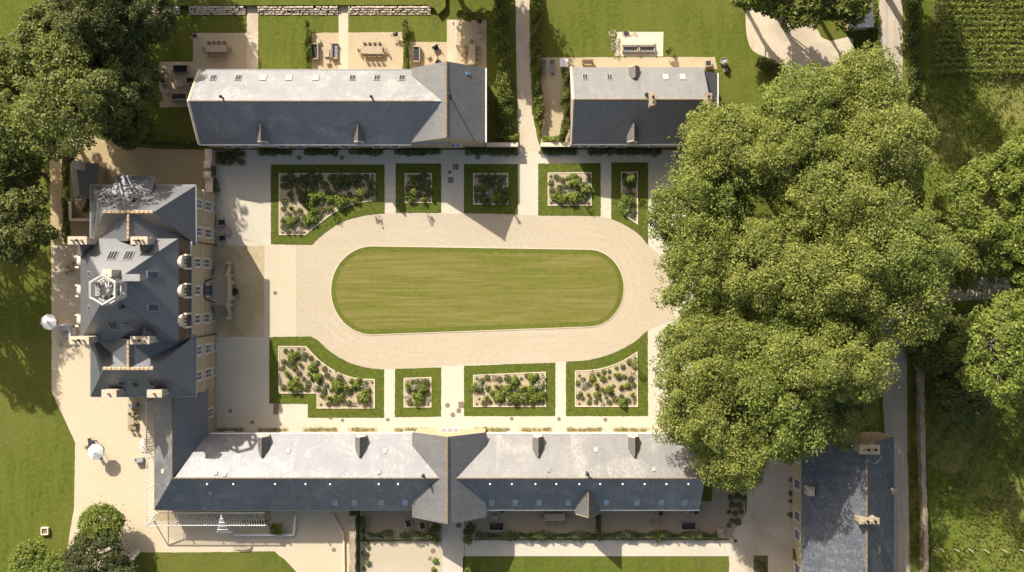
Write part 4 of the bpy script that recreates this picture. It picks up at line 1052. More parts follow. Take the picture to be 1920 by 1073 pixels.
wire_dome('trellis_dome', 'round white wire trellis dome at the corner of the west terrace pergola', *plan(270, 838, 3), 1.0, 0.9, 2.3)
tp = thing('trellis_porch', 'pointed white trellis porch standing out from the garden side pergola', 'trellis', G(416, 985))
mb = MB(); q = [plan(415 + dx, 985 + dy, 3) for dx, dy in ((-10, 16), (14, 16))]; ap = plan(415, 966, 4.2)
(x0, y0), (x1, y1) = q
for i in range(6):
    x = x0 + (x1 - x0) * i / 5; mb.tube([G(x, y0, 0), G(x, y0, 2.4), G((x + ap[0]) / 2, (y0 + ap[1]) / 2 + 1, 3.5), G(ap[0], ap[1], 4.2)], 0.06, 4)
mb.build('ribs', 'white', tp); mb = MB()
for t in (0.0, 0.2, 0.4, 0.6, 0.8):
    a = x0 + (ap[0] - x0) * t; b = x1 + (ap[0] - x1) * t; y = y0 + (ap[1] - y0) * t; z = 2.4 + 1.9 * t ** 0.7; mb.tube([G(a, y, z), G(b, y, z)], 0.055, 4)
mb.build('crossbars', 'white', tp)
# post fence in the meadow
for i, (px, py) in enumerate(((1748, 1031), (1762, 1029), (1788, 1029), (1815, 1029), (1845, 1031), (1877, 1030), (1911, 1030))):
    t = MB(); x, y, _ = G(px, py); t.tube([(x, y, -.2), (x + RND.uniform(-.15, .15), y + RND.uniform(-.1, .1), 1.45)], [0.08, 0.07], 6)
    tag(t.build('fence_post', 'paletimber'), ORD[i] + ' weathered fence post from the left in the row across the lower right meadow', 'fence post', 'meadow fence posts')
for i, py in enumerate((40, 75, 110)):
    t = MB(); x, y, _ = G(1014, py); t.tube([(x, y, -.2), (x, y, 1.6)], 0.06, 6)
    tag(t.build('fence_post', 'timber'), ORD[i] + ' dark fence post from the top beside the hedge right of the north drive', 'fence post', 'drive fence posts')

# drain covers and service plates in the paving
def cover(px, py, r, square=False, where='', lab=None):
    mb = MB()
    if square: mb.box(G(px, py, 0.03), (r * 2, r * 2, 0.03))
    else: mb.lathe([(r, 0.012), (r, 0.035), (r * 0.8, 0.04), (r * 0.78, 0.036)], G(px, py), 14)
    tag(mb.build('drain_cover', 'castiron'), lab, 'drain cover', 'drain covers in the paving')
for i, px in enumerate((561, 641)): cover(px, 296, 0.33, lab=('left' if i == 0 else 'right') + ' one of two round drain covers in the shaded walk before the long range')
cover(896, 295, 0.36, lab='round drain cover in the shaded walk just left of the north drive')
cover(854.5, 313, 0.4, True, lab='upper square drain plate in the walk between two northern beds')
cover(845, 338, 0.4, True, lab='lower square drain plate in the walk between two northern beds')
cover(843, 323, 0.28, lab='round drain cover between two square plates north of the oval')
cover(516, 549.5, 0.28, lab='small lone drain cover in the pale forecourt before the front steps')
cover(518, 763, 0.4, True, lab='upper of two square drain plates near the stepped bed'); cover(517, 772.5, 0.34, True, lab='lower of two square drain plates near the stepped bed')
for px, py, r, l in ((620, 782, 0.35, 'round drain cover on the lower lawn edge of the stepped bed'), (642, 788, 0.24, 'small round drain cover just below the stepped bed'), (727, 787, 0.26, 'round drain cover at the foot of the narrow white walk'), (839, 760, 0.34, 'upper round drain cover in the wide walk south of the oval'),
                     (849, 778, 0.34, 'lower round drain cover in the wide walk south of the oval'), (959.5, 785, 0.26, 'round drain cover below the long bed south of the oval'), (1048, 785.5, 0.26, 'round drain cover below the gap between two south beds'),
                     (1135, 787, 0.28, 'round drain cover below the curved south-east bed'), (473, 792, 0.28, 'round drain cover in the shaded paving near the south range'), (432, 771, 0.26, 'round drain cover in shaded paving near the wing door'), (860, 985, 0.4, 'round drain cover on the walk by the south pavilion'), (812, 1033, 0.36, 'round cover at the corner of the pale gravel square'), (626, 1031, 0.3, 'round cover in the sunny yard beside the kerb wall')):
    cover(px, py, r, lab=l)
cover(865, 759, 0.42, True, lab='larger square plate beside the long south bed'); cover(860, 770, 0.3, True, lab='smaller square plate beside the long south bed')
wl = thing('well_cover', 'small pale square well head alone in the lower left lawn', 'well', G(86, 995))
mb = MB()
for dx, dy, sx, sy in ((-.45, 0, .16, 1.0), (.45, 0, .16, 1.0), (0, .45, .74, .16), (0, -.45, .74, .16)): x, y, _ = G(86, 995); mb.box((x + dx, y + dy, 0.2), (sx, sy, 0.5))
mb.build('rim', 'whitestone', wl); mb = MB(); mb.box(G(86, 995, 0.15), (0.74, 0.74, 0.3)); mb.build('lid', 'castiron', wl)

# ================================================================== FURNITURE
def mk_table(L=2.9, W=1.0, m='paletimber'):
    def make():
        t = thing('dining_table', 'x', 'table'); mb = MB(); n = 6
        for i in range(n): mb.box((0, -W / 2 + W * (i + .5) / n, 0.74), (L, W / n - 0.015, 0.05))
        mb.build('tabletop', m, t, local=True)
        for sx in (-1, 1):
            for sy in (-1, 1):
                l = MB(); l.box((sx * (L / 2 - .15), sy * (W / 2 - .12), 0.355), (0.09, 0.09, 0.71)); l.build('leg', m, t, local=True)
        return t
    return make
def mk_chair(m='timber'):
    def make():
        t = thing('garden_chair', 'x', 'chair')
        mb = MB(); mb.box((0, 0, 0.45), (0.46, 0.44, 0.04)); mb.build('seat', m, t, local=True)
        mb = MB(); mb.box((0, -.24, 0.72), (0.46, 0.04, 0.42)); mb.build('backrest', m, t, local=True)
        for sx in (-1, 1):
            for sy in (-1, 1): l = MB(); l.box((sx * .2, sy * .19, 0.215), (0.05, 0.05, 0.43)); l.build('leg', m, t, local=True)
        return t
    return make
def mk_sofa(L=2.2, W=0.95, m='paletimber', c='cushion', nm='garden_sofa', cat='sofa'):
    def make():
        t = thing(nm, 'x', cat); f = MB()
        f.box((0, -W / 2 + .05, 0.40), (L, 0.1, 0.78)); f.box((-L / 2 + .06, .05, 0.31), (0.12, W - .1, 0.60)); f.box((L / 2 - .06, .05, 0.31), (0.12, W - .1, 0.60)); f.box((0, .05, 0.16), (L - .24, W - .1, 0.2))
        f.build('frame', m, t, local=True); n = max(1, round(L / 0.85))
        for i in range(n):
            w = (L - .26) / n; x = -(L - .26) / 2 + w * (i + .5)
            q = MB(); q.box((x, .10, 0.33), (w - .03, W - .26, 0.16)); q.build('seat_cushion', c, t, local=True)
            q = MB(); q.box((x, -W / 2 + .19, 0.56), (w - .03, 0.15, 0.36)); q.build('back_cushion', c, t, local=True)
        return t
    return make
def mk_low(L=1.1, W=0.7, h=0.36, m='paletimber', nm='coffee_table', cat='table'):
    def make():
        t = thing(nm, 'x', cat); mb = MB(); mb.box((0, 0, h), (L, W, 0.06)); mb.build('tabletop', m, t, local=True)
        for sx in (-1, 1):
            for sy in (-1, 1): l = MB(); l.box((sx * (L / 2 - .07), sy * (W / 2 - .07), h / 2 - .015), (0.08, 0.08, h - 0.03)); l.build('leg', m, t, local=True)
        return t
    return make
def mk_grill():
    t = thing('barbecue', 'x', 'barbecue'); mb = MB(); mb.lathe([(0.1, 0.62), (0.3, 0.72), (0.36, 0.88), (0.34, 0.98), (0.2, 1.12), (0.03, 1.16)], (0, 0, 0), 12); mb.build('kettle', 'iron', t, local=True)
    for k in range(3): a = k * 2.09; l = MB(); l.tube([(0.36 * math.cos(a), 0.36 * math.sin(a), 0), (0.14 * math.cos(a), 0.14 * math.sin(a), 0.7)], 0.025, 5); l.build('leg', 'iron', t, local=True)
    mb = MB(); mb.box((0.55, 0, 0.8), (0.35, 0.4, 0.04)); mb.build('side_shelf', 'timber', t, local=True); return t
def mk_parasol():
    t = thing('parasol', 'x', 'parasol'); mb = MB(); mb.tube([(0, 0, 0), (0, 0, 2.65)], 0.04, 6); mb.build('pole', 'paletimber', t, local=True)
    mb = MB(); n = 8; vs = [(0, 0, 2.62)]; R = 1.13
    for k in range(n): a = 2 * math.pi * k / n; vs.append((R * math.cos(a), R * math.sin(a), 2.12))
    mb.faces(vs, [(0, 1 + k, 1 + (k + 1) % n) for k in range(n)]); lo = [(x, y, z - .03) for x, y, z in vs]; mb.faces(lo, [(0, 1 + (k + 1) % n, 1 + k) for k in range(n)])
    for k in range(n): a, b = 1 + k, 1 + (k + 1) % n; mb.faces([vs[a], vs[b], (vs[b][0], vs[b][1], vs[b][2] - .16), (vs[a][0], vs[a][1], vs[a][2] - .16)], [(0, 1, 2, 3)])
    mb.build('canopy', 'canvas', t, local=True, recalc=False); mb = MB(); mb.lathe([(0.35, 0), (0.35, 0.06), (0.08, 0.1)], (0, 0, 0), 10); mb.build('base', 'castiron', t, local=True)
    return t
TABLE = Proto(mk_table()); CHAIR = Proto(mk_chair()); SOFA = Proto(mk_sofa()); GSOFA = Proto(mk_sofa(c='greycushion')); ARM = Proto(mk_sofa(0.95, 0.9, nm='garden_armchair', cat='armchair'))
LOWT = Proto(mk_low()); STOOL = Proto(mk_low(0.55, 0.55, 0.42, nm='side_stool', cat='stool')); GRILL = Proto(mk_grill); PARA = Proto(mk_parasol)
TT = math.pi / 2
def dining(px, py, rz, where, n=4, ends=True, z=0.0):
    TABLE.put(G(px, py), rz, 'long pale teak dining table ' + where, 'long garden dining tables')
    c, s = math.cos(rz), math.sin(rz); x0, y0, _ = G(px, py)
    k = 0
    spots = [(-1.05 + 2.1 * i / (n - 1), sd * 0.75, 0 if sd > 0 else math.pi) for sd in (1, -1) for i in range(n)]
    if ends: spots += [(1.75, 0, -TT), (-1.75, 0, TT)]
    names = {1: 'far side', -1: 'near side'}
    for j, (u, v, a) in enumerate(spots):
        sidename = ('one side' if j < n else 'the other side') if j < 2 * n else 'head' if j == 2 * n else 'foot'
        lab = f'{ORD[j % n]} chair on {sidename} of the table {where}' if j < 2 * n else f'teak chair at the {sidename} of the table {where}'
        CHAIR.put((x0 + u * c - v * s, y0 + u * s + v * c, 0), rz + a + math.pi, lab, 'chairs of the garden tables')
dining(408, 93.5, 0, 'in the shaded first garden')
dining(699, 96, 0, 'in the sunny second garden')
dining(885, 104, TT, 'near the north pavilion gable')
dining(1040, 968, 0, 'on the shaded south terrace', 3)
SOFA.put(G(340, 130), math.pi, 'long charcoal sofa, upper one on the small shaded patio', 'charcoal garden sofas'); SOFA.put(G(338, 183), 0, 'long charcoal sofa, lower one on the small shaded patio', 'charcoal garden sofas')
ARM.put(G(309, 153), TT, 'charcoal armchair on the left edge of the shaded patio', 'garden armchairs'); ARM.put(G(358, 152), -TT, 'charcoal armchair beside the range gable on the shaded patio', 'garden armchairs')
LOWT.put(G(338, 158), 0, 'square teak coffee table between two charcoal sofas on the shaded patio', 'coffee tables', 1.15)
for px, py, l in ((317, 135, 'pale stool left of the upper sofa on the shaded patio'), (315, 173, 'pale stool left of the lower sofa on the shaded patio')): STOOL.put(G(px, py), .6, l, 'pale stools')
SOFA.put(G(592, 98), -TT + math.pi, 'charcoal sofa against the climber strip in the second garden', 'charcoal garden sofas'); GSOFA.put(G(628, 97), -TT, 'grey cushioned sofa facing the charcoal one in the second garden', 'grey garden sofas')
LOWT.put(G(613, 100), TT, 'narrow coffee table between the two facing sofas', 'coffee tables', 1.1); STOOL.put(G(615, 117), 0, 'pale stool below the coffee table between facing sofas', 'pale stools'); STOOL.put(G(598, 78), .3, 'pale stool above the charcoal sofa in the second garden', 'pale stools')
SOFA.put(G(782, 103), TT, 'charcoal sofa in the narrow garden by the pavilion', 'charcoal garden sofas'); ARM.put(G(818, 92), -2.6, 'tilted pale armchair in the narrow garden by the pavilion', 'garden armchairs'); STOOL.put(G(803, 105), .5, 'small stool between sofa and tilted armchair', 'pale stools'); ARM.put(G(822, 119), -.6, 'pale armchair half hidden by the pavilion roof edge', 'garden armchairs')
for px, py, l in ((369, 70, 'black kettle barbecue at the corner of the shaded first garden'), (743, 67, 'black kettle barbecue in the sunny second garden'), (899, 43, 'black kettle barbecue in the gravel garden next to the drive hedge')): GRILL.put(G(px, py), RND.uniform(0, 6), l, 'kettle barbecues')
STOOL.put(G(897, 58), .2, 'low pale stool below the barbecue next to the drive hedge', 'pale stools'); STOOL.put(G(900, 70), .6, 'timber stool nearer the table by the drive hedge', 'pale stools')
# cottage terrace
SOFA2 = Proto(mk_sofa(2.2, 0.95, 'paletimber', 'greycushion'))
GSOFA.put(G(1181, 93), math.pi, 'left one of two grey cushioned sofas on the square cottage terrace', 'grey garden sofas'); GSOFA.put(G(1212, 93), math.pi, 'right one of two grey cushioned sofas on the square cottage terrace', 'grey garden sofas')
mb = MB()
tb_ = thing('stone_table', 'big pale stone slab table on the square cottage terrace', 'table', G(1194, 79)); x, y, _ = G(1194, 79)
mb.box((x, y, 0.70), (4.4, 1.1, 0.1)); mb.build('slab', 'whitestone', tb_); mb = MB(); mb.box((x - 1.4, y, 0.325), (0.3, 0.8, 0.65)); mb.build('support', 'rubble', tb_); mb = MB(); mb.box((x + 1.4, y, 0.325), (0.3, 0.8, 0.65)); mb.build('support', 'rubble', tb_)
ARM.put(G(1174, 66), .3, 'armchair at the upper left of the cottage terrace', 'garden armchairs'); STOOL.put(G(1190, 66), .2, 'stool at the top of the cottage terrace', 'pale stools')
def mk_bench():
    t = thing('garden_bench', 'x', 'bench'); mb = MB()
    for i in range(4): mb.box((0, -.2 + i * .13, 0.44), (1.6, 0.11, 0.04))
    mb.build('seat', 'timber', t, local=True); mb = MB()
    for i in range(3): mb.box((0, .27, 0.56 + i * .13), (1.6, 0.03, 0.1))
    mb.build('backrest', 'timber', t, local=True)
    for sx in (-1, 1): l = MB(); l.box((sx * .7, 0, 0.21), (0.07, 0.45, 0.42)); l.build('leg', 'timber', t, local=True)
    return t
BENCH = Proto(mk_bench)
BENCH.put(G(1101, 118), 0, 'slatted timber bench on the gravel strip behind the cottage', 'garden benches')
cu = thing('storage_box', 'white square storage box on the gravel corner behind the cottage', 'box', G(1057, 120)); mb = MB(); mb.box(G(1057, 120, 0.4), (1.1, 1.1, 0.8)); mb.build('body', 'white', cu); mb = MB(); mb.box(G(1057, 120, 0.84), (1.2, 1.2, 0.07)); mb.build('lid', 'white', cu)
for i, px in enumerate((1019, 1035)):
    STN = thing('sun_lounger', ('left' if i == 0 else 'right') + ' grey sun lounger of a pair in the cottage side court', 'sun lounger', G(px, 127), 0, 'cottage sun loungers'); x, y, _ = G(px, 127)
    mb = MB(); mb.box((x, y - .2, 0.3), (0.65, 1.3, 0.1)); mb.build('mattress', 'greycushion', STN); mb = MB(); mb.faces([(x - .33, y + .45, .3), (x + .33, y + .45, .3), (x + .33, y + .95, .7), (x - .33, y + .95, .7), (x - .33, y + .45, .2), (x + .33, y + .45, .2), (x + .33, y + .95, .6), (x - .33, y + .95, .6)], [(0, 1, 2, 3), (7, 6, 5, 4), (0, 4, 5, 1), (1, 5, 6, 2), (2, 6, 7, 3), (3, 7, 4, 0)]); mb.build('backrest', 'greycushion', STN)
    for sy in (-.7, .3): l = MB(); l.box((x, y + sy, 0.12), (0.6, 0.06, 0.24)); l.build('leg', 'timber', STN)
ht = thing('hot_tub', 'round dark rimmed hot tub on the grass behind the cottage', 'hot tub', G(1355, 117)); mb = MB(); x, y, _ = G(1355, 117)
mb.lathe([(0.42, 0), (0.46, 0.8), (0.52, 0.82), (0.52, 0.9), (0.42, 0.9), (0.41, 0.72)], (x, y, 0), 18); mb.build('barrel', 'timber', ht); mb = MB(); mb.lathe([(0.40, 0.74), (0.40, 0.76)], (x, y, 0), 18); mb.build('water', 'water', ht)
GRILL.put(G(1357, 125), 1.0, 'black kettle barbecue tucked below the round hot tub', 'kettle barbecues')
STOOL.put(G(1359, 132), .3, 'pale stool below the hot tub and barbecue', 'pale stools')
ARM.put(G(1327, 121), 0.1, 'dark armchair at the right end of the cottage gravel strip', 'garden armchairs')
# west terrace
PARA.put(P(90, 604, 2.3)[:2] + (0,), 0.2, 'white octagonal parasol on the lawn edge of the west terrace', 'white parasols')
PARA.put(P(178, 848, 2.3)[:2] + (0,), 0.39, 'white octagonal parasol beside the dark table on the west terrace', 'white parasols')
MK2 = Proto(mk_table(1.0, 1.5, 'cushion'))
MK2.put(G(176, 834), 0, 'small dark table under the white parasol', 'dark tables')
for px, py, a, l in ((170, 824, 3.3, 'upper'), (164, 838, 1.5, 'left'), (188, 835, -1.5, 'right'), (186, 853, 0.4, 'lower')): CHAIR.put(G(px, py), a, l + ' wooden chair around the dark parasol table', 'chairs of the garden tables')
WS = Proto(mk_sofa(1.9, 0.8, 'white', 'canvas', 'white_sofa'))
WS.put(G(125, 614), math.pi, 'white garden sofa by the chateau, back to the lawn', 'white garden sofas'); WS.put(G(139, 628), -TT, 'white garden sofa set at right angles near the chateau chimney', 'white garden sofas')
LOWT.put(G(124, 630), 0, 'low table in the corner of the white garden sofas', 'coffee tables', .9); STOOL.put(G(112, 643), 0, 'stool beside the white garden sofas', 'pale stools')
MK3 = Proto(mk_table(0.9, 0.9, 'paletimber'))
MK3.put(G(249, 788), 0, 'small pale square table on the wing side terrace', 'pale small tables')
for px, py, a, l in ((245, 776, 3.1, 'upper left'), (254, 776, 3.2, 'upper right'), (245, 800, 0, 'lower left'), (254, 801, 0.1, 'lower right')): CHAIR.put(G(px, py), a, l + ' wooden chair at the small pale square table', 'chairs of the garden tables')
IB = Proto(lambda: mk_sofa(1.2, 0.6, 'zinc', 'zinc', 'metal_bench', 'bench')())
IB.put(G(252, 760), 0.2, 'small blue-grey metal bench against the wing', 'metal benches')
IB.put(G(263, 862), 0.1, 'small metal bench below the wire dome', 'metal benches')
for px, py, a, l in ((142, 500, .4, 'upper left'), (152, 495, 2.2, 'upper right'), (140, 512, .1, 'lower left'), (149, 508, 3.0, 'lower right')):
    CHAIR.put(G(px - 12, py), a, l + ' chair of the shaded group behind the chateau', 'chairs of the garden tables')
# court front of the chateau
for px, py, a, l in ((417, 418, -.5, 'upper'), (418, 447, -.55, 'lower')): ARM.put(G(px, py), a - .9, l + ' dark armchair under the chateau windows', 'garden armchairs')
LOWT.put(G(429, 433), TT, 'low oblong table between the dark armchairs at the chateau front', 'coffee tables')
jr = thing('stone_urn', 'dark round planter in front of the chateau steps', 'planter', G(443, 547)); mb = MB(); mb.lathe([(0.3, 0), (0.4, 0.5), (0.48, 0.6), (0.40, 0.6), (0.36, 0.5)], G(443, 547), 12); mb.build('pot', 'iron', jr)
# south terrace
ARM.put(G(767, 981), .35, 'left one of two charcoal armchairs on the terrace left of the south pavilion', 'garden armchairs'); ARM.put(G(793, 985), .15, 'right one of two charcoal armchairs on the terrace left of the south pavilion', 'garden armchairs')
SOFA.put(G(931, 987), 0, 'charcoal sofa on the terrace right of the south pavilion', 'charcoal garden sofas'); SOFA.put(G(1290, 986), 0, 'charcoal sofa at the right end of the south terrace', 'charcoal garden sofas')
LOWT.put(G(928, 970), 0, 'coffee table above the sofa right of the south pavilion', 'coffee tables', .8)
for px, py, a, l in ((1222, 976, .4, 'left'), (1236, 976, -.4, 'right')): CHAIR.put(G(px, py), a, l + ' round backed chair on the right half of the south terrace', 'chairs of the garden tables')
ARM.put(G(1238, 960), math.pi, 'charcoal armchair close to the south range wall, right half', 'garden armchairs'); ARM.put(G(1304, 957), math.pi, 'charcoal armchair close to the south range wall, far right', 'garden armchairs'); ARM.put(G(942, 955), math.pi, 'charcoal armchair close to the wall right of the pavilion', 'garden armchairs')
STOOL.put(G(1287, 958), 0, 'pale stool near the wall at the right of the south terrace', 'pale stools')
stp = thing('timber_steps', 'pale timber step box at the terrace corner beside the south path', 'steps', G(1350, 1000)); mb = MB(); mb.box(G(1350, 1002, 0.12), (1.0, 1.0, 0.24)); mb.build('tread', 'paletimber', stp); mb = MB(); mb.box(G(1350, 994, 0.24), (1.0, 0.5, 0.48)); mb.build('upper_tread', 'paletimber', stp)
lp = thing('lamp_post', 'slim black lamp post where the terrace meets the drive', 'lamp post', G(1370, 1004)); mb = MB(); mb.tube([G(1370, 1004, 0), G(1370, 1004, 2.6)], 0.05, 6); mb.build('pole', 'iron', lp); mb = MB(); mb.lathe([(0.1, 2.6), (0.22, 2.9), (0.26, 3.0), (0.05, 3.2)], G(1370, 1004), 8); mb.build('lantern', 'iron', lp)

# ================================================================== PLANTS
def mk_bush(m, n, leaf, hr, seed, flat=0.9, spread=1.0):
    def make(name, cat):
        rng = np.random.default_rng(seed); q = unit(rng, n); q[:, 2] = np.abs(q[:, 2]); rad = rng.uniform(0.55, 1.0, n) ** 0.5
        b = 1 + 0.16 * np.cos(3 * np.arctan2(q[:, 1], q[:, 0]) + seed) + 0.1 * np.cos(5 * np.arctan2(q[:, 1], q[:, 0]))
        C = q * (rad * b)[:, None] * 0.5 * np.array([spread, spread, hr * 2 * flat]); C[:, 2] += 0.05
        o = leaf_object(name, C, q * 0.7 + unit(rng, n) * 0.7 + np.array([0, 0, .3]), leaf, m, None, rng); o['category'] = cat; return o
    return make
def mk_tuft(m, n, seed):
    def make(name, cat):
        rng = np.random.default_rng(seed); mb = MB()
        for i in range(n):
            a = rng.uniform(0, 6.28); L = rng.uniform(0.08, 0.6); h = rng.uniform(0.3, 0.75) * (1.1 - L * .6); w = 0.04
            p0 = (0, 0, 0); p1 = (math.cos(a) * L * .5, math.sin(a) * L * .5, h); p2 = (math.cos(a) * L, math.sin(a) * L, h * 0.7); nx, ny = -math.sin(a) * w, math.cos(a) * w
            mb.faces([(nx * .5, ny * .5, 0), (-nx * .5, -ny * .5, 0), (p1[0] - nx, p1[1] - ny, p1[2]), (p1[0] + nx, p1[1] + ny, p1[2]), (p2[0], p2[1], p2[2])], [(0, 1, 2, 3), (3, 2, 4)])
        o = mb.build(name, m, recalc=False); o['category'] = cat; return o
    return make
KIND = {
 'd': ('round_shrub', 'dark round shrub', [mk_bush('shrub_d', 260, 0.15, 0.42, 1), mk_bush('shrub_d', 260, 0.15, 0.46, 2)], 'shrub'),
 'b': ('leafy_shrub', 'bright leafy shrub', [mk_bush('shrub_b', 420, 0.16, 0.5, 3, 1, 1.05), mk_bush('shrub_b', 380, 0.17, 0.46, 4)], 'shrub'),
 'f': ('grass_tuft', 'lime grass tuft', [mk_tuft('shrub_f', 60, 5), mk_tuft('shrub_f', 50, 6)], 'ornamental grass'),
 'w': ('silver_shrub', 'silver flowering shrub', [mk_bush('shrub_w', 170, 0.15, 0.38, 7), mk_bush('shrub_w', 170, 0.15, 0.35, 8)], 'shrub'),
}
KIND['t'] = ('wall_shrub', 'dark clipped wall shrub', [mk_bush('shrub_d', 220, 0.15, 0.55, 11), mk_bush('shrub_d', 220, 0.15, 0.5, 12)], 'shrub')
KIND['s'] = ('strip_plant', 'small yellow green plant', [mk_bush('shrub_b', 140, 0.15, 0.5, 13), mk_bush('shrub_b', 110, 0.17, 0.6, 14), mk_bush('shrub_d', 110, 0.15, 0.5, 15)], 'plant')
MESH = {}
def plant(kind, px, py, size, label, group, zz=0.0):
    nm, _, makers, cat = KIND[kind]; i = RND.randrange(len(makers)); key = (kind, i)
    if key not in MESH:
        o = makers[i](nm, cat); MESH[key] = o
    else: o = MESH[key].copy(); COL.objects.link(o)
    o.location = G(px, py, zz + 0.02); o.rotation_euler = (0, 0, RND.uniform(0, 6.28)); s = size; o.scale = (s, s * RND.uniform(.9, 1.1), s * RND.uniform(.85, 1.15))
    o['label'] = label; o['group'] = group; return o
def fill_bed(where, items, ox, oy, sc):
    """items: crop x, crop y, kind, size (m)"""
    by = {}
    for it in items: by.setdefault(it[2], []).append(it)
    for kd, lst in by.items():
        lst.sort(key=lambda t: t[0])
        for i, (x, y, _, s) in enumerate(lst):
            d = KIND[kd][1]; side = ORD[i] if i < len(ORD) else 'last'
            lab = f'{d}, {side} from left in the {where}' if len(lst) > 1 else f'only {d} in the {where}'
            h = s * .45; px, py = plan(ox + x / sc, oy + y / sc, h)
            plant(kd, px, py, s, lab, KIND[kd][1].split()[0] + ' plants of the ' + where, 0.06)
def parse(s):
    out = []
    for tok in s.split():
        k = tok[0]; a = tok[1:].split(','); out.append((float(a[0]), float(a[1]), k, float(a[2])))
    return out
fill_bed('stepped south-west bed', parse('d265,280,.8 d320,280,.65 b325,335,1.7 b365,318,1.1 w375,270,.9 w410,300,.8 d445,315,.8 d490,345,.8 d432,352,.7 d245,375,.9 d300,395,1.0 d345,435,.9 d240,435,.8 d385,480,.8 d425,530,.7 b505,430,1.4 d530,450,.9 b552,520,1.3 d550,385,.75 d615,440,.8 d635,500,.9 f280,480,1.3 f300,505,1.0 b340,590,2.0 f390,585,1.3 f310,620,1.3 d465,575,.9 d455,620,.9 d570,560,.9 d630,590,.8 d680,540,.9 d750,520,1.05 b725,600,1.8 d790,570,.9 d600,680,1.0 d610,640,.9 d860,555,.85 b905,580,1.5 d930,550,.9 w965,600,1.1 w1000,610,.8 b965,700,2.0 d840,655,1.0 f815,610,1.4 b760,705,1.2 d720,700,1.0 f660,705,1.3 d650,760,.8 d835,750,.95 w530,615,1.0 w885,760,.8 d985,570,.75 b710,730,1.1 f480,490,1.2 f395,400,.9 d245,610,.9 d560,620,.8 d505,540,.6 d675,635,.6 d880,620,1.0 d1010,640,.9 d790,660,.9 d430,265,.35 d1045,562,.35 d585,762,.35 d665,460,.3 d720,465,.3'), 480, 600, 4.8)
fill_bed('small square south bed', parse('f1365,590,1.3 d1405,560,.8 d1450,560,.9 w1420,610,1.1 w1450,590,.8 d1510,560,1.0 b1500,620,1.5 d1545,580,.8 d1480,650,1.1 b1470,690,1.4 d1540,660,.9 b1450,745,1.2 d1385,750,.9 w1360,705,1.0 w1550,710,.9 d1500,745,.8 d1375,640,.8 f1420,680,1.1 d1365,555,.35 d1550,545,.35 d1548,760,.35 d1515,690,.9 d1425,640,.8'), 480, 600, 4.8)
fill_bed('long south bed', parse('w250,540,1.3 b220,550,1.2 d260,570,1.1 d320,475,.9 d275,500,.9 w375,470,.9 d420,485,.9 d485,480,1.1 b545,500,1.5 d565,520,.8 d325,560,.95 b485,575,1.5 d435,560,1.0 b360,595,.9 b415,635,1.7 d440,660,.9 b540,640,1.6 f620,560,1.5 f640,610,1.4 d600,590,.9 d650,460,.8 b690,480,1.5 d725,465,.9 w735,540,1.4 b690,570,1.5 d780,540,.9 b710,640,1.8 d745,660,.9 b765,620,1.4 d640,670,1.0 d560,690,.9 d295,680,.9 d350,675,.5 f315,640,1.2 f600,650,1.3 d500,680,.8 w780,480,.9 d690,690,.9 d770,670,.8 d570,580,.8 d600,480,.45 d235,480,.4 d235,688,.35 d775,455,.35 d255,645,.35 f395,545,1.0 f530,545,1.0 d765,580,.8'), 840, 600, 4.3636)
fill_bed('curved south-east bed', parse('d1105,490,.8 d1065,520,.85 w1110,530,1.3 d1160,525,.8 w1175,435,.9 b1185,480,1.0 d1230,445,.7 d1275,425,.7 d1320,420,.6 d1380,395,.6 d1432,385,.8 d1487,345,.9 d1530,390,.7 b1268,480,.9 f1215,530,1.1 d1320,470,.55 d1395,480,.7 f1400,450,1.0 d1445,465,.75 d1495,485,.8 w1510,450,1.0 b1470,540,1.0 d1520,535,.8 b1320,570,1.2 d1335,600,.8 d1355,540,.5 f1260,565,1.0 b1222,615,1.1 d1220,565,.6 d1415,565,.6 f1420,545,.9 d1085,605,.7 d1100,640,.7 d1065,630,.7 f1150,615,1.0 d1155,675,.75 d1210,670,.7 w1265,685,.8 d1320,675,.9 d1370,650,1.0 d1420,625,.7 b1432,680,1.3 d1475,660,.9 f1510,610,1.2 d1295,635,.5 d1250,655,.5 d1075,455,.4 d1530,312,.4 d1075,685,.35 d1525,680,.35 f1370,450,.9'), 840, 600, 4.3636)
fill_bed('big curved north-west bed', parse('d605,300,1.0 d655,290,1.5 d700,315,1.1 d605,355,1.1 d650,345,1.2 d750,295,1.2 d800,300,1.8 d870,295,1.3 d760,340,1.3 d830,350,1.4 d910,350,1.2 d965,295,1.3 d1010,310,1.8 d1060,300,1.4 d1110,310,1.9 d1160,295,1.4 d1220,290,1.1 d1260,335,1.3 d1160,345,1.2 d1010,360,1.4 d1070,360,1.2 d1265,400,1.3 d1205,345,.5 d655,415,1.0 f705,355,1.3 d720,405,1.0 d740,450,1.2 b825,430,2.0 w865,420,1.2 d770,410,1.0 b945,450,1.6 b1030,470,2.1 f900,430,1.3 d990,420,.9 d940,400,1.0 f1090,470,1.2 b1145,460,1.3 f1190,400,1.5 d1100,420,.9 b800,500,1.6 d850,470,1.1 d665,460,.8 d612,475,1.0 d605,525,.8 f665,525,1.2 d725,545,1.0 d640,570,1.0 d775,480,1.1 b825,540,1.4 b805,600,2.0 d760,590,1.0 d880,540,1.2 d930,530,1.0 b655,615,1.6 d605,610,1.0 d610,655,1.1 d705,600,1.0 f660,640,1.3 d735,640,.9 w720,690,1.2 d780,650,1.0 d640,700,.8 w680,690,1.0 d870,590,.9 f960,530,1.1 d1275,280,.4 d1280,460,.35 d600,705,.35 d765,705,.35 d1060,440,.8 d890,480,.9 d1180,450,.8 d1230,430,.8'), 380, 260, 4.0)
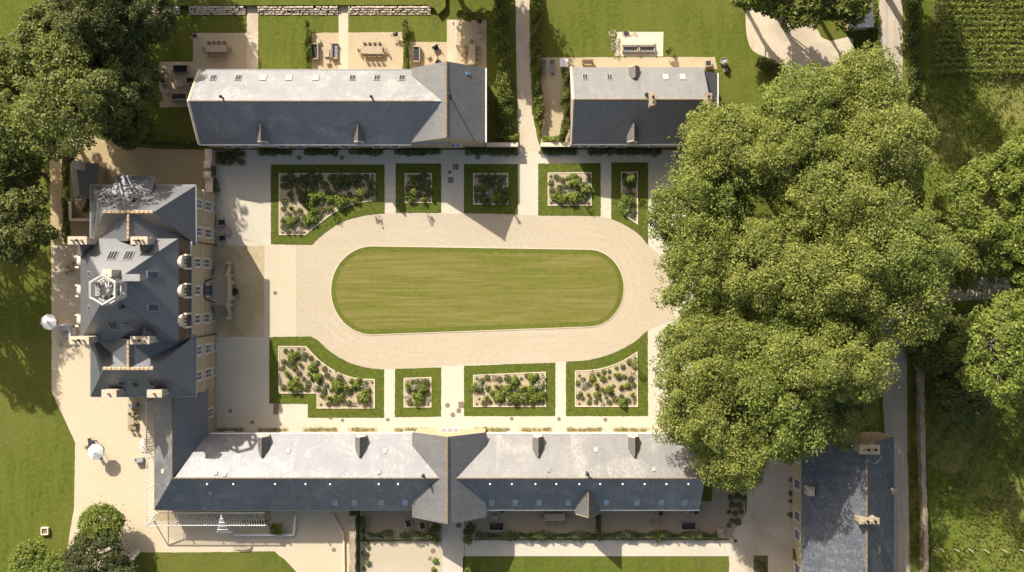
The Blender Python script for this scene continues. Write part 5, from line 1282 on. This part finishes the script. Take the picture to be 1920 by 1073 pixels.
fill_bed('small dark square bed', parse('f1580,330,1.3 d1580,300,1.1 d1655,280,1.1 d1620,290,.9 d1690,330,1.0 d1635,330,1.1 d1640,370,1.1 d1545,375,1.1 d1690,380,1.1 b1545,425,1.2 w1585,405,1.1 d1620,420,1.0 b1565,450,1.2 d1660,440,1.1 d1700,410,.9 f1660,460,1.2 w1610,440,.8 d1590,380,.9 d1545,280,.4 d1695,280,.4 d1705,470,.4 d1545,330,.4'), 380, 260, 4.0)
fill_bed('square bed left of the drive', parse('d365,320,1.2 d395,350,1.2 d425,312,1.0 d475,310,.9 d525,325,1.1 d450,360,1.1 d510,370,1.1 b400,395,1.4 d430,385,1.0 d325,410,1.1 d480,420,1.0 w430,440,1.6 w440,470,1.1 d515,430,1.1 d560,420,1.0 d325,475,1.0 d380,440,1.0 d380,495,1.5 d410,520,1.1 b490,485,1.6 d545,480,1.5 d490,510,1.1 d540,510,1.1 f480,440,1.1 d555,370,.4 d318,308,.4 d560,308,.4 d318,515,.4 d555,530,.4'), 820, 260, 4.3636)
fill_bed('sunny square bed right of the drive', parse('d975,315,.95 d1020,335,.95 b1105,320,1.4 d1155,330,.9 d930,360,.9 d1065,325,.7 d995,400,.9 d1040,385,.95 f1130,360,1.5 f1095,370,1.3 d1205,375,.95 b1225,415,1.4 d940,420,1.0 b965,475,1.4 d1000,440,.9 w1075,440,.9 b1020,490,1.5 b1120,480,1.8 f1060,490,1.5 f1100,510,1.4 d1190,430,1.0 d1215,470,1.1 d1170,500,1.0 d1150,400,1.0 d1035,440,.9 d1080,400,.9 b1150,470,1.3 d1180,460,1.0 d1010,520,.9 d1200,510,.9 d1240,335,.8 d930,310,.4 d1240,300,.4 d932,525,.4 d1240,530,.4'), 820, 260, 4.3636)
fill_bed('narrow north-east bed', parse('f1580,330,1.6 d1540,320,1.2 d1605,320,1.0 d1550,365,1.1 d1600,375,1.0 d1530,300,.7 w1545,420,1.2 d1570,400,.9 b1540,490,1.4 d1590,460,1.1 b1520,550,1.4 d1560,560,1.1 f1590,510,1.3 d1605,540,1.0 w1560,600,1.2 d1600,590,1.0 b1540,600,1.1 w1600,500,.8 d1600,630,.8 d1525,288,.4 d1622,288,.4'), 820, 260, 4.3636)
# young standard trees in the beds (they throw the long thin shadows)
def young(px, py, h, r, seed, label):
    x, y = plan(px, py, h * .8); rng = np.random.default_rng(seed); t = thing('young_tree', label, 'young tree', G(x, y, 0.06), 0, 'young trees in the beds')
    mb = MB(); mb.tube([(0, 0, 0), (0.03, 0.02, h * .55), (0, 0, h * .85)], [0.05, 0.04, 0.015], 5); mb.build('trunk', 'bark', t, local=True)
    _, L, nr = crown_cloud(rng, r, h * .26, h * .78, 14, 0.22, 220, lobes=2); leaf_object('crown', L, nr, 0.17, 'shrub_b', t, rng)
for i, (px, py, h, l) in enumerate(((677, 360, 3.4, 'slender young tree at the right end of the big north-west bed'), (603, 366, 3.0, 'slender young tree in the middle of the big north-west bed'), (776, 361, 3.3, 'slender young tree in the small dark square bed'), (1080, 341, 3.3, 'slender young tree in the sunny square bed right of the drive'), (1182, 335, 2.8, 'slender young tree in the narrow north-east bed'), (1191, 678, 2.2, 'slender young tree at the tip of the curved south-east bed'))):
    young(px, py, h, 0.42, 40 + i, l)
# dark clumps along the house walls
def row(where, x0, x1, y, n, kinds, s0, s1, jy=1.5):
    cnt = {}
    for i in range(n):
        k = kinds[RND.randrange(len(kinds))]; cnt.setdefault(k, []).append(x0 + (x1 - x0) * (i + .5) / n + RND.uniform(-2, 2))
    for k, xs in cnt.items():
        for i, x in enumerate(sorted(xs)):
            lab = f'{KIND[k][1]}, {ORD[i]} from left in {where}' if len(xs) > 1 else f'only {KIND[k][1]} in {where}'
            plant(k, x, y + RND.uniform(-jy, jy), RND.uniform(s0, s1), lab, 'plants ' + where, 0.03)
NW = ['the corner bed by the rear yard wall', 'the wall bed under the left dormer', 'the wall bed between the two dormers', 'the wall bed under the right dormer', 'the wall bed left of the pavilion door', 'the wall bed right of the pavilion door', 'the wall bed right of the drive', 'the wall bed under the cottage', 'the wall bed at the cottage end']
for w, r in zip(NW, WALLBEDS[:9]): row(w, r[0] + 3, r[2] - 3, 285.5 if r[3] < 300 else 290, max(4, int((r[2] - r[0]) / 8)), 't', 0.75, 1.25)
row('the lower half of the corner bed', 408, 460, 303, 6, 't', 0.5, 1.3, 4)
SW = ['the strip beside the wing wall', 'the strip by the first south dormer', 'the second strip along the south range', 'the third strip along the south range', 'the strip left of the south pavilion', 'the strip right of the south pavilion', 'the strip below the long bed', 'the strip below the curved bed', 'the last strip before the big trees']
for w, r in zip(SW, WALLBEDS[9:]): row(w, r[0] + 3, r[2] - 3, 806, max(5, int((r[2] - r[0]) / 9.5)), 's', 0.5, 0.95, 1.6)

for i, (x, y, s) in enumerate(((998, 1006, 1.2), (1123, 1007, 1.1), (1235, 1004, 1.4), (1340, 1006, 1.1), (816, 1010, 1.3), (877, 1012, 1.3))): plant('b', x, y, s, f'bright round bush on the south path edge, {ORD[i] if i < 4 else ["a pale one left of the walk", "right of the walk"][i - 4]}' + (' from left' if i < 4 else ''), 'bright bushes on the south path edge')
row('the column of small plants beside the rubble wall', 688, 690, 1040, 1, 'd', .7, .7)
for i, y in enumerate((1010, 1018, 1027, 1036, 1046, 1056, 1066)): plant('d', 683 + (i % 3) * 4, y, 0.6 + (i % 2) * .25, f'small dark plant, {ORD[i]} from top along the rubble wall', 'small plants along the rubble wall')
for i, (x, y) in enumerate(((1385, 905), (1378, 918), (1392, 915), (1370, 932), (1383, 930), (1394, 934), (1372, 946), (1386, 948), (1366, 960), (1378, 962), (1390, 960), (1372, 976), (1383, 978), (1395, 890), (1400, 905), (1366, 985))): plant('d', x, y, RND.uniform(.6, 1.2), f'dark plant in the gravel bed by the drive, {ORD[i]} counting from its tree end', 'dark plants in the drive side bed')
for i, (x, y) in enumerate(((1420, 1052), (1430, 1056), (1423, 1063), (1433, 1066))): plant('d', x, y, .6, f'small plant in the square drive bed, {ORD[i]} from its top', 'small plants in the drive bed')
for i, (x, y) in enumerate(((1482, 900), (1483, 925), (1482, 940), (1481, 965))): plant('d', x, y, .6 + .2 * (i % 2), f'small climber at the foot of the old house, {ORD[i]} from top', 'wall plants of the old house')
for i, (x, y, k, s) in enumerate(((817, 1052, 'b', .9), (813, 1068, 'b', .8), (806, 1046, 'w', .6))): plant(k, x, y, s, f'{KIND[k][1]} at the edge of the pale gravel square, {ORD[i]}', 'plants at the gravel square')

# hedges and bigger bushes
def leafy_run(name, label, pts, w, h, m, dens, leaf, cat='hedge', group=None, seed=1, lump=0.25):
    rng = np.random.default_rng(seed); L = []; NN = []
    for (a, b) in zip(pts[:-1], pts[1:]):
        A = np.array(G(*a)); B = np.array(G(*b)); d = B - A; ln = np.linalg.norm(d); d /= max(ln, 1e-6); nr = np.array([-d[1], d[0], 0]); n = int(ln * w * dens)
        t = rng.uniform(0, 1, n); s = rng.uniform(-1, 1, n); zt = h * (1 - 0.25 * s * s) * (1 + lump * np.sin(t * ln * 1.9 + seed) * np.cos(t * ln * 0.7 + 2 * s)); z = zt * rng.uniform(0.25, 1.0, n) ** 0.35
        ww = w / 2 * (1 + lump * np.sin(t * ln * 1.3 + 2.0 * seed))
        L.append(A + d * (t * ln)[:, None] + nr * (s * ww)[:, None] + np.array([0, 0, 1]) * z[:, None]); NN.append(nr * s[:, None] * .6 + unit(rng, n) * .8 + np.array([0, 0, .7]))
    return tag(leaf_object(name, np.concatenate(L), np.concatenate(NN), leaf, m, None, rng), label, cat, group)
leafy_run('hedge', 'dark overgrown hedge along the left of the north drive', [(935, -60), (938, 60), (946, 160), (944, 262)], 2.2, 1.9, 'leaf_green', 150, .3, seed=2)
leafy_run('hedge', 'loose green hedge beside the lane of shadow, right of the north drive', [(1004, -60), (1004, 110), (1008, 190), (1010, 240)], 1.4, 1.8, 'leaf_green', 230, .28, seed=3)
leafy_run('hedge', 'bushy hedge along the left gable of the cottage', [(1061, 132), (1058, 190), (1062, 232), (1052, 266)], 1.2, 2.6, 'leaf_dark', 320, .26, seed=4)
leafy_run('hedge', 'leafy planting on top of the wall right of the drive', [(1018, 264), (1058, 264)], 1.1, 1.9, 'shrub_b', 320, .26, seed=5)
leafy_run('hedge', 'leafy planting behind the short wall left of the drive', [(945, 262), (970, 262)], 0.9, 1.9, 'shrub_b', 320, .26, seed=6)
leafy_run('hedge', 'dark hedge along the rear yard north edge beside the long range', [(240, 262), (290, 268), (390, 272)], 1.0, 1.3, 'leaf_dark', 340, .24, seed=7)
leafy_run('hedge', 'narrow climber hedge between the first lawn and the sunny garden', [(578, 42), (580, 150)], 0.75, 1.4, 'leaf_green', 420, .22, seed=8)
leafy_run('hedge', 'narrow climber hedge between the sunny garden and the narrow garden', [(761, 40), (763, 150)], 0.75, 1.4, 'leaf_green', 420, .22, seed=9)
leafy_run('hedge', 'dark clipped hedge standing beside the rubble wall south of the range', [(681, 965), (681, 998)], 0.8, 1.4, 'leaf_dark', 420, .2, seed=10, lump=.08)
leafy_run('hedge', 'short dark clipped hedge dividing the south terrace below the porch gable', [(1121, 962), (1121, 996)], 0.75, 1.4, 'leaf_dark', 420, .2, seed=11, lump=.05)
leafy_run('hedge', 'clipped shrub row beside the rear yard wall facing the court', [(408, 337), (408, 362)], 0.75, 1.3, 'leaf_green', 420, .2, seed=12)
leafy_run('hedge', 'dark shaded hedge on the far side of the lane, upper right', [(1708, -60), (1708, 220), (1712, 420)], 1.6, 1.5, 'leaf_dark', 180, .3, seed=13)
leafy_run('hedge', 'thin weedy growth along the near side of the lane, upper right', [(1640, 20), (1641, 180)], 0.8, 1.0, 'leaf_green', 200, .28, seed=14)
leafy_run('bush', 'bush on the shaded strip west of the little slate shed', [(126, 290), (127, 340), (126, 400), (128, 445)], 0.9, 0.9, 'leaf_green', 300, .24, cat='bush', seed=15)
leafy_run('bush', 'round dark bush at the top left corner of the slate shed', [(136, 290), (150, 300)], 1.9, 2.2, 'leaf_dark', 300, .26, cat='bush', seed=16)
leafy_run('bush', 'dark bushes filling the walled plot beside the shed', [(165, 386), (200, 402)], 1.8, 1.6, 'leaf_dark', 300, .26, cat='bush', seed=17)
leafy_run('bush', 'climbing growth at the far right corner of the north gardens', [(858, 30), (885, 36), (905, 30)], 1.3, 1.8, 'leaf_green', 260, .28, cat='bush', seed=18)
leafy_run('bush', 'little palm like bush at the corner of the cottage terrace', [(1250, 95), (1256, 100)], 1.1, 1.5, 'leaf_green', 300, .3, cat='bush', seed=19)
leafy_run('bush', 'sparse dry bush at the left edge of the cottage terrace', [(1148, 60), (1150, 98)], 1.0, 1.1, 'shrub_w', 70, .24, cat='bush', seed=20)
leafy_run('bush', 'light green bush in the little sunken bed south of the pergola', [(512, 988), (532, 990)], 1.9, 1.7, 'leaf_lime', 240, .3, cat='bush', seed=21)
leafy_run('bush', 'dark corner bush left of the walk under the south pavilion', [(808, 985), (822, 996)], 1.7, 1.6, 'leaf_dark', 260, .26, cat='bush', seed=22)
leafy_run('bush', 'dark corner bush right of the walk under the south pavilion', [(874, 985), (888, 994)], 1.7, 1.6, 'leaf_dark', 260, .26, cat='bush', seed=23)
leafy_run('bush', 'dark climber at the base of the old house wall, lower end', [(1486, 1025), (1487, 1045)], 0.9, 2.0, 'leaf_dark', 300, .26, cat='bush', seed=24)
leafy_run('bush', 'dark mound beside the gravel yard at the foot of the big trees', [(1416, 118), (1450, 128), (1470, 140)], 1.5, 1.2, 'leaf_dark', 240, .26, cat='bush', seed=25)
leafy_run('bush', 'pale bush at the top corner of the south lawn', [(876, 1058), (886, 1066)], 1.1, 1.2, 'shrub_b', 300, .26, cat='bush', seed=26)

leafy_run('hedge', 'uneven low dark hedge row left of the walk under the south pavilion', [(690, 1001), (738, 1001)], 1.0, 0.9, 'shrub_d', 230, .2, seed=27, lump=.5)
leafy_run('hedge', 'uneven low dark hedge row close to the left of the south pavilion walk', [(750, 1002), (806, 1002)], 1.0, 0.9, 'shrub_d', 230, .2, seed=28, lump=.5)
leafy_run('hedge', 'uneven low dark hedge row along the middle of the south terrace edge', [(892, 1003), (1118, 1003)], 1.05, 0.9, 'shrub_d', 210, .2, seed=29, lump=.5)
leafy_run('hedge', 'uneven low dark hedge row along the right end of the south terrace edge', [(1130, 1002), (1336, 1002)], 1.05, 0.9, 'shrub_d', 210, .2, seed=30, lump=.5)

# maize and long grass
def maize():
    rng = np.random.default_rng(31); L = []; NN = []
    for r in range(-6, 13):
        y = 2 + r * 11.2 + 0
        n = 1500; x = rng.uniform(1748, 2050, n); c = np.array([G(a, y) for a in x]); off = rng.normal(0, 0.17, (n, 3)); c = c + off; c[:, 2] = rng.uniform(0.5, 1.7, n)
        L.append(c); NN.append(unit(rng, n) * .8 + np.array([0, 0, .8]))
    tag(leaf_object('maize_rows', np.concatenate(L), np.concatenate(NN), 0.42, 'corn', None, rng, ratio=0.3), 'rows of young maize in the field at the top right corner', 'crop', None, 'stuff')
maize()
def long_grass(name, label, poly_px, n, leaf, m, seed, h=0.35):
    rng = np.random.default_rng(seed); xs = [p[0] for p in poly_px]; ys = [p[1] for p in poly_px]; pts = []
    def inside(x, y):
        c = False; j = len(poly_px) - 1
        for i in range(len(poly_px)):
            xi, yi = poly_px[i]; xj, yj = poly_px[j]
            if (yi > y) != (yj > y) and x < (xj - xi) * (y - yi) / (yj - yi) + xi: c = not c
            j = i
        return c
    while len(pts) < n:
        x, y = rng.uniform(min(xs), max(xs)), rng.uniform(min(ys), max(ys))
        if inside(x, y) and math.sin(x * .05) * math.cos(y * .043 + x * .02) + math.sin(x * .17 + y * .11) * .6 > rng.uniform(-1.6, 1.0): pts.append(G(x, y, rng.uniform(0.05, h)))
    C = np.array(pts); N = unit(rng, n) * .9 + np.array([0.2, 0.2, .5])
    tag(leaf_object(name, C, N, leaf, m, None, rng, ratio=0.35), label, 'grass', None, 'stuff')
long_grass('long_grass', 'long tufted meadow grass east of the lane', rect(1726, 136, 2040, 1120), 26000, 0.42, 'leaf_green', 32)
long_grass('verge_grass', 'rough grass growing on the verges of the lane', [(1600, -20), (1646, -20), (1648, 300), (1640, 300), (1604, 300)], 2500, 0.34, 'leaf_dark', 33)
long_grass('verge_grass', 'rough shaded grass strip between lane and boundary wall', rect(1704, 560, 1722, 1120), 2600, 0.3, 'leaf_green', 34)

# ================================================================== TREES
GR = 'tall leafy trees east of the court'
BIG = [  # px, py, ztop, r, material, label
 (1352, 288, 19, 82, 'upper left tree of the big group, overhanging the cottage roof'), (1492, 238, 20, 88, 'upper middle tree of the big group, reaching the gravel yard'), (1606, 192, 19, 86, 'upper right tree of the big group, overhanging the lane'), (1640, 280, 22, 88, 'right hand tree of the big group beside the meadow'),
 (1320, 400, 18, 98, 'left tree of the big group nearest the narrow pointed bed'), (1455, 290, 20, 84, 'middle tree of the big group behind the cottage end'), (1570, 390, 23, 105, 'inner right tree of the big group'), (1310, 505, 17, 80, 'left tree of the big group hanging over the drive end'),
 (1430, 498, 20, 88, 'tree in the very middle of the big group'), (1550, 520, 24, 100, 'inner tree of the big group above the lane bend'), (1665, 470, 25, 100, 'tree of the big group where the side lane meets the lane'), (1690, 580, 23, 72, 'thin tree of the big group over the lane junction'),
 (1320, 668, 18, 90, 'lower left tree of the big group beside the curved south-east bed'), (1448, 672, 20, 92, 'lower middle tree of the big group'), (1545, 670, 23, 98, 'lower right tree of the big group next to the lane'), (1335, 775, 17, 82, 'tree of the big group overhanging the south range end'),
 (1465, 768, 20, 84, 'tree of the big group just above the old house'), (1370, 845, 16, 62, 'lowest tree of the big group at the end of the south range'), (1565, 775, 15, 48, 'small tree of the big group between its neighbours and the old house')]
for i, (px, py, zt, r, lab) in enumerate(BIG):
    tree('broadleaf_tree', 'light green ' + lab, px, py, zt, r, ('leaf_ash', 'leaf_ash2', 'leaf_ash')[i % 3], 100 + i, 6500 if r == 72 else 31000 if r > 80 else 16000, 0.32, int(1.7 * r), 1.3, GR, 0.4, lob=0.3, inner=0.42, fill=0.16)
for i, (px, py, zt, r, m, lab) in enumerate(((1850, 395, 15, 92, 'leaf_lime', 'light leafy tree at the right edge above the side lane'), (1925, 330, 15, 70, 'leaf_lime', 'light tree cut by the right edge of the picture, upper'), (1790, 470, 13, 62, 'leaf_ash', 'tree between the big group and the right edge light tree'), (1910, 470, 14, 66, 'leaf_lime', 'light tree at the right edge just above the side lane shade'), (1885, 655, 20, 98, 'leaf_lime', 'bright rounded tree at the right edge below the side lane'), (1950, 600, 15, 80, 'leaf_lime', 'bright tree cut by the right edge below the side lane'),
                                                (1760, 640, 9, 58, 'leaf_dark', 'dark low tree in the shade right of the lane wall end'), (1800, 730, 8, 50, 'leaf_dark', 'dark undergrowth tree below the bright rounded tree'))):
    tree('broadleaf_tree', lab, px, py, zt, r, m, 140 + i, 16000, 0.40, int(1.9 * r), 1.1, 'trees at the right edge', 0.32)
for i, (px, py, zt, r, m, lab) in enumerate(((1500, -6, 14, 62, 'leaf_green', 'dark green tree over the gravel yard at the top edge, left'), (1572, -18, 14, 60, 'leaf_green', 'dark green tree over the gravel yard at the top edge, beside the shed'), (1425, -20, 12, 40, 'leaf_lime', 'small lime green tree at the top edge near the gravel yard'), (1470, -60, 15, 66, 'leaf_green', 'tree cut by the top edge above the gravel yard'))):
    tree('broadleaf_tree', lab, px, py, zt, r, m, 160 + i, 14000, 0.42, int(1.8 * r), 1.1, 'trees at the top edge', 0.3)
LEFT = [(45, 205, 17, 98, 'leaf_green', 'big green tree at the left edge, middle height'), (130, 130, 17, 80, 'leaf_green', 'green tree in the middle of the upper left group'), (95, 70, 14, 52, 'leaf_green', 'smaller green tree at the top of the upper left group'), (125, 215, 23, 80, 'leaf_green', 'green tree of the upper left group nearest the rear yard'), (20, 310, 13, 62, 'leaf_dark', 'dark tree at the left edge above the west lawn'), (30, 420, 14, 68, 'leaf_dark', 'dark tree at the left edge beside the terrace path'),
        (205, 60, 15, 70, 'needle', 'dark evergreen at the top of the upper left group'), (235, 150, 13, 58, 'needle', 'dark evergreen beside the shaded patio lawn'), (175, 10, 20, 70, 'needle', 'dark evergreen cut by the top edge, left'), (265, 30, 13, 58, 'needle', 'dark evergreen nearest the stone bank'), (240, 235, 10, 34, 'leaf_dark', 'small dark tree at the rear yard hedge'), (205, 195, 18, 46, 'leaf_dark', 'dark tree between evergreens and the rear yard'), (-40, 130, 17, 80, 'leaf_green', 'green tree cut by the left edge')]
for i, (px, py, zt, r, m, lab) in enumerate(LEFT):
    nd = m == 'needle'
    tree('evergreen_tree' if nd else 'broadleaf_tree', lab, px, py, zt, r, m, 180 + i, 5200 if zt == 23 else 15000, 0.34 if nd else 0.40, int(2.0 * r), 1.0, 'trees of the upper left group', 0.34, shape=0.62 if nd else 0.5)
for i, (px, py, zt, r, m, lab, n) in enumerate(((190, 984, 5.5, 36, 'leaf_lime', 'light green round tree on the terrace at lower left', 'broadleaf_tree'), (182, 1050, 7.0, 56, 'needle_dark', 'dark spreading evergreen below the light round tree', 'evergreen_tree'), (225, 1095, 7.0, 42, 'needle_dark', 'dark evergreen cut by the bottom edge at lower left', 'evergreen_tree'), (60, 1062, 5.0, 42, 'leaf_lime', 'light bushy tree at the bottom left corner', 'broadleaf_tree'), (100, 1075, 5.0, 38, 'leaf_lime', 'light bushy tree at the bottom edge beside the evergreen', 'broadleaf_tree'))):
    tree(n, lab, px, py, zt, r, m, 210 + i, 17000, 0.27, int(3.4 * r), 0.6, 'lower left trees', 0.2, lob=0.12, twigs=4, fill=0.2)
# trees beyond the frame to the north, whose shadows fall into the picture
for i, (px, py, zt, r) in enumerate(((192, -238, 17, 75), (225, -172, 17, 56), (93, -128, 17, 80), (860, -170, 17, 65), (905, -95, 12, 45), (840, -60, 9, 40), (1738, -110, 23, 72), (1700, 40 - 160, 14, 50), (-185, 310, 18, 80), (-175, 455, 16, 75))):
    tree('broadleaf_tree', f'tree beyond the picture, {ORD[i]} of those standing outside its edges', px, py, zt, r, 'leaf_dark', 230 + i, 8000, 0.5, 120, 1.4, 'trees beyond the picture', 0.4)
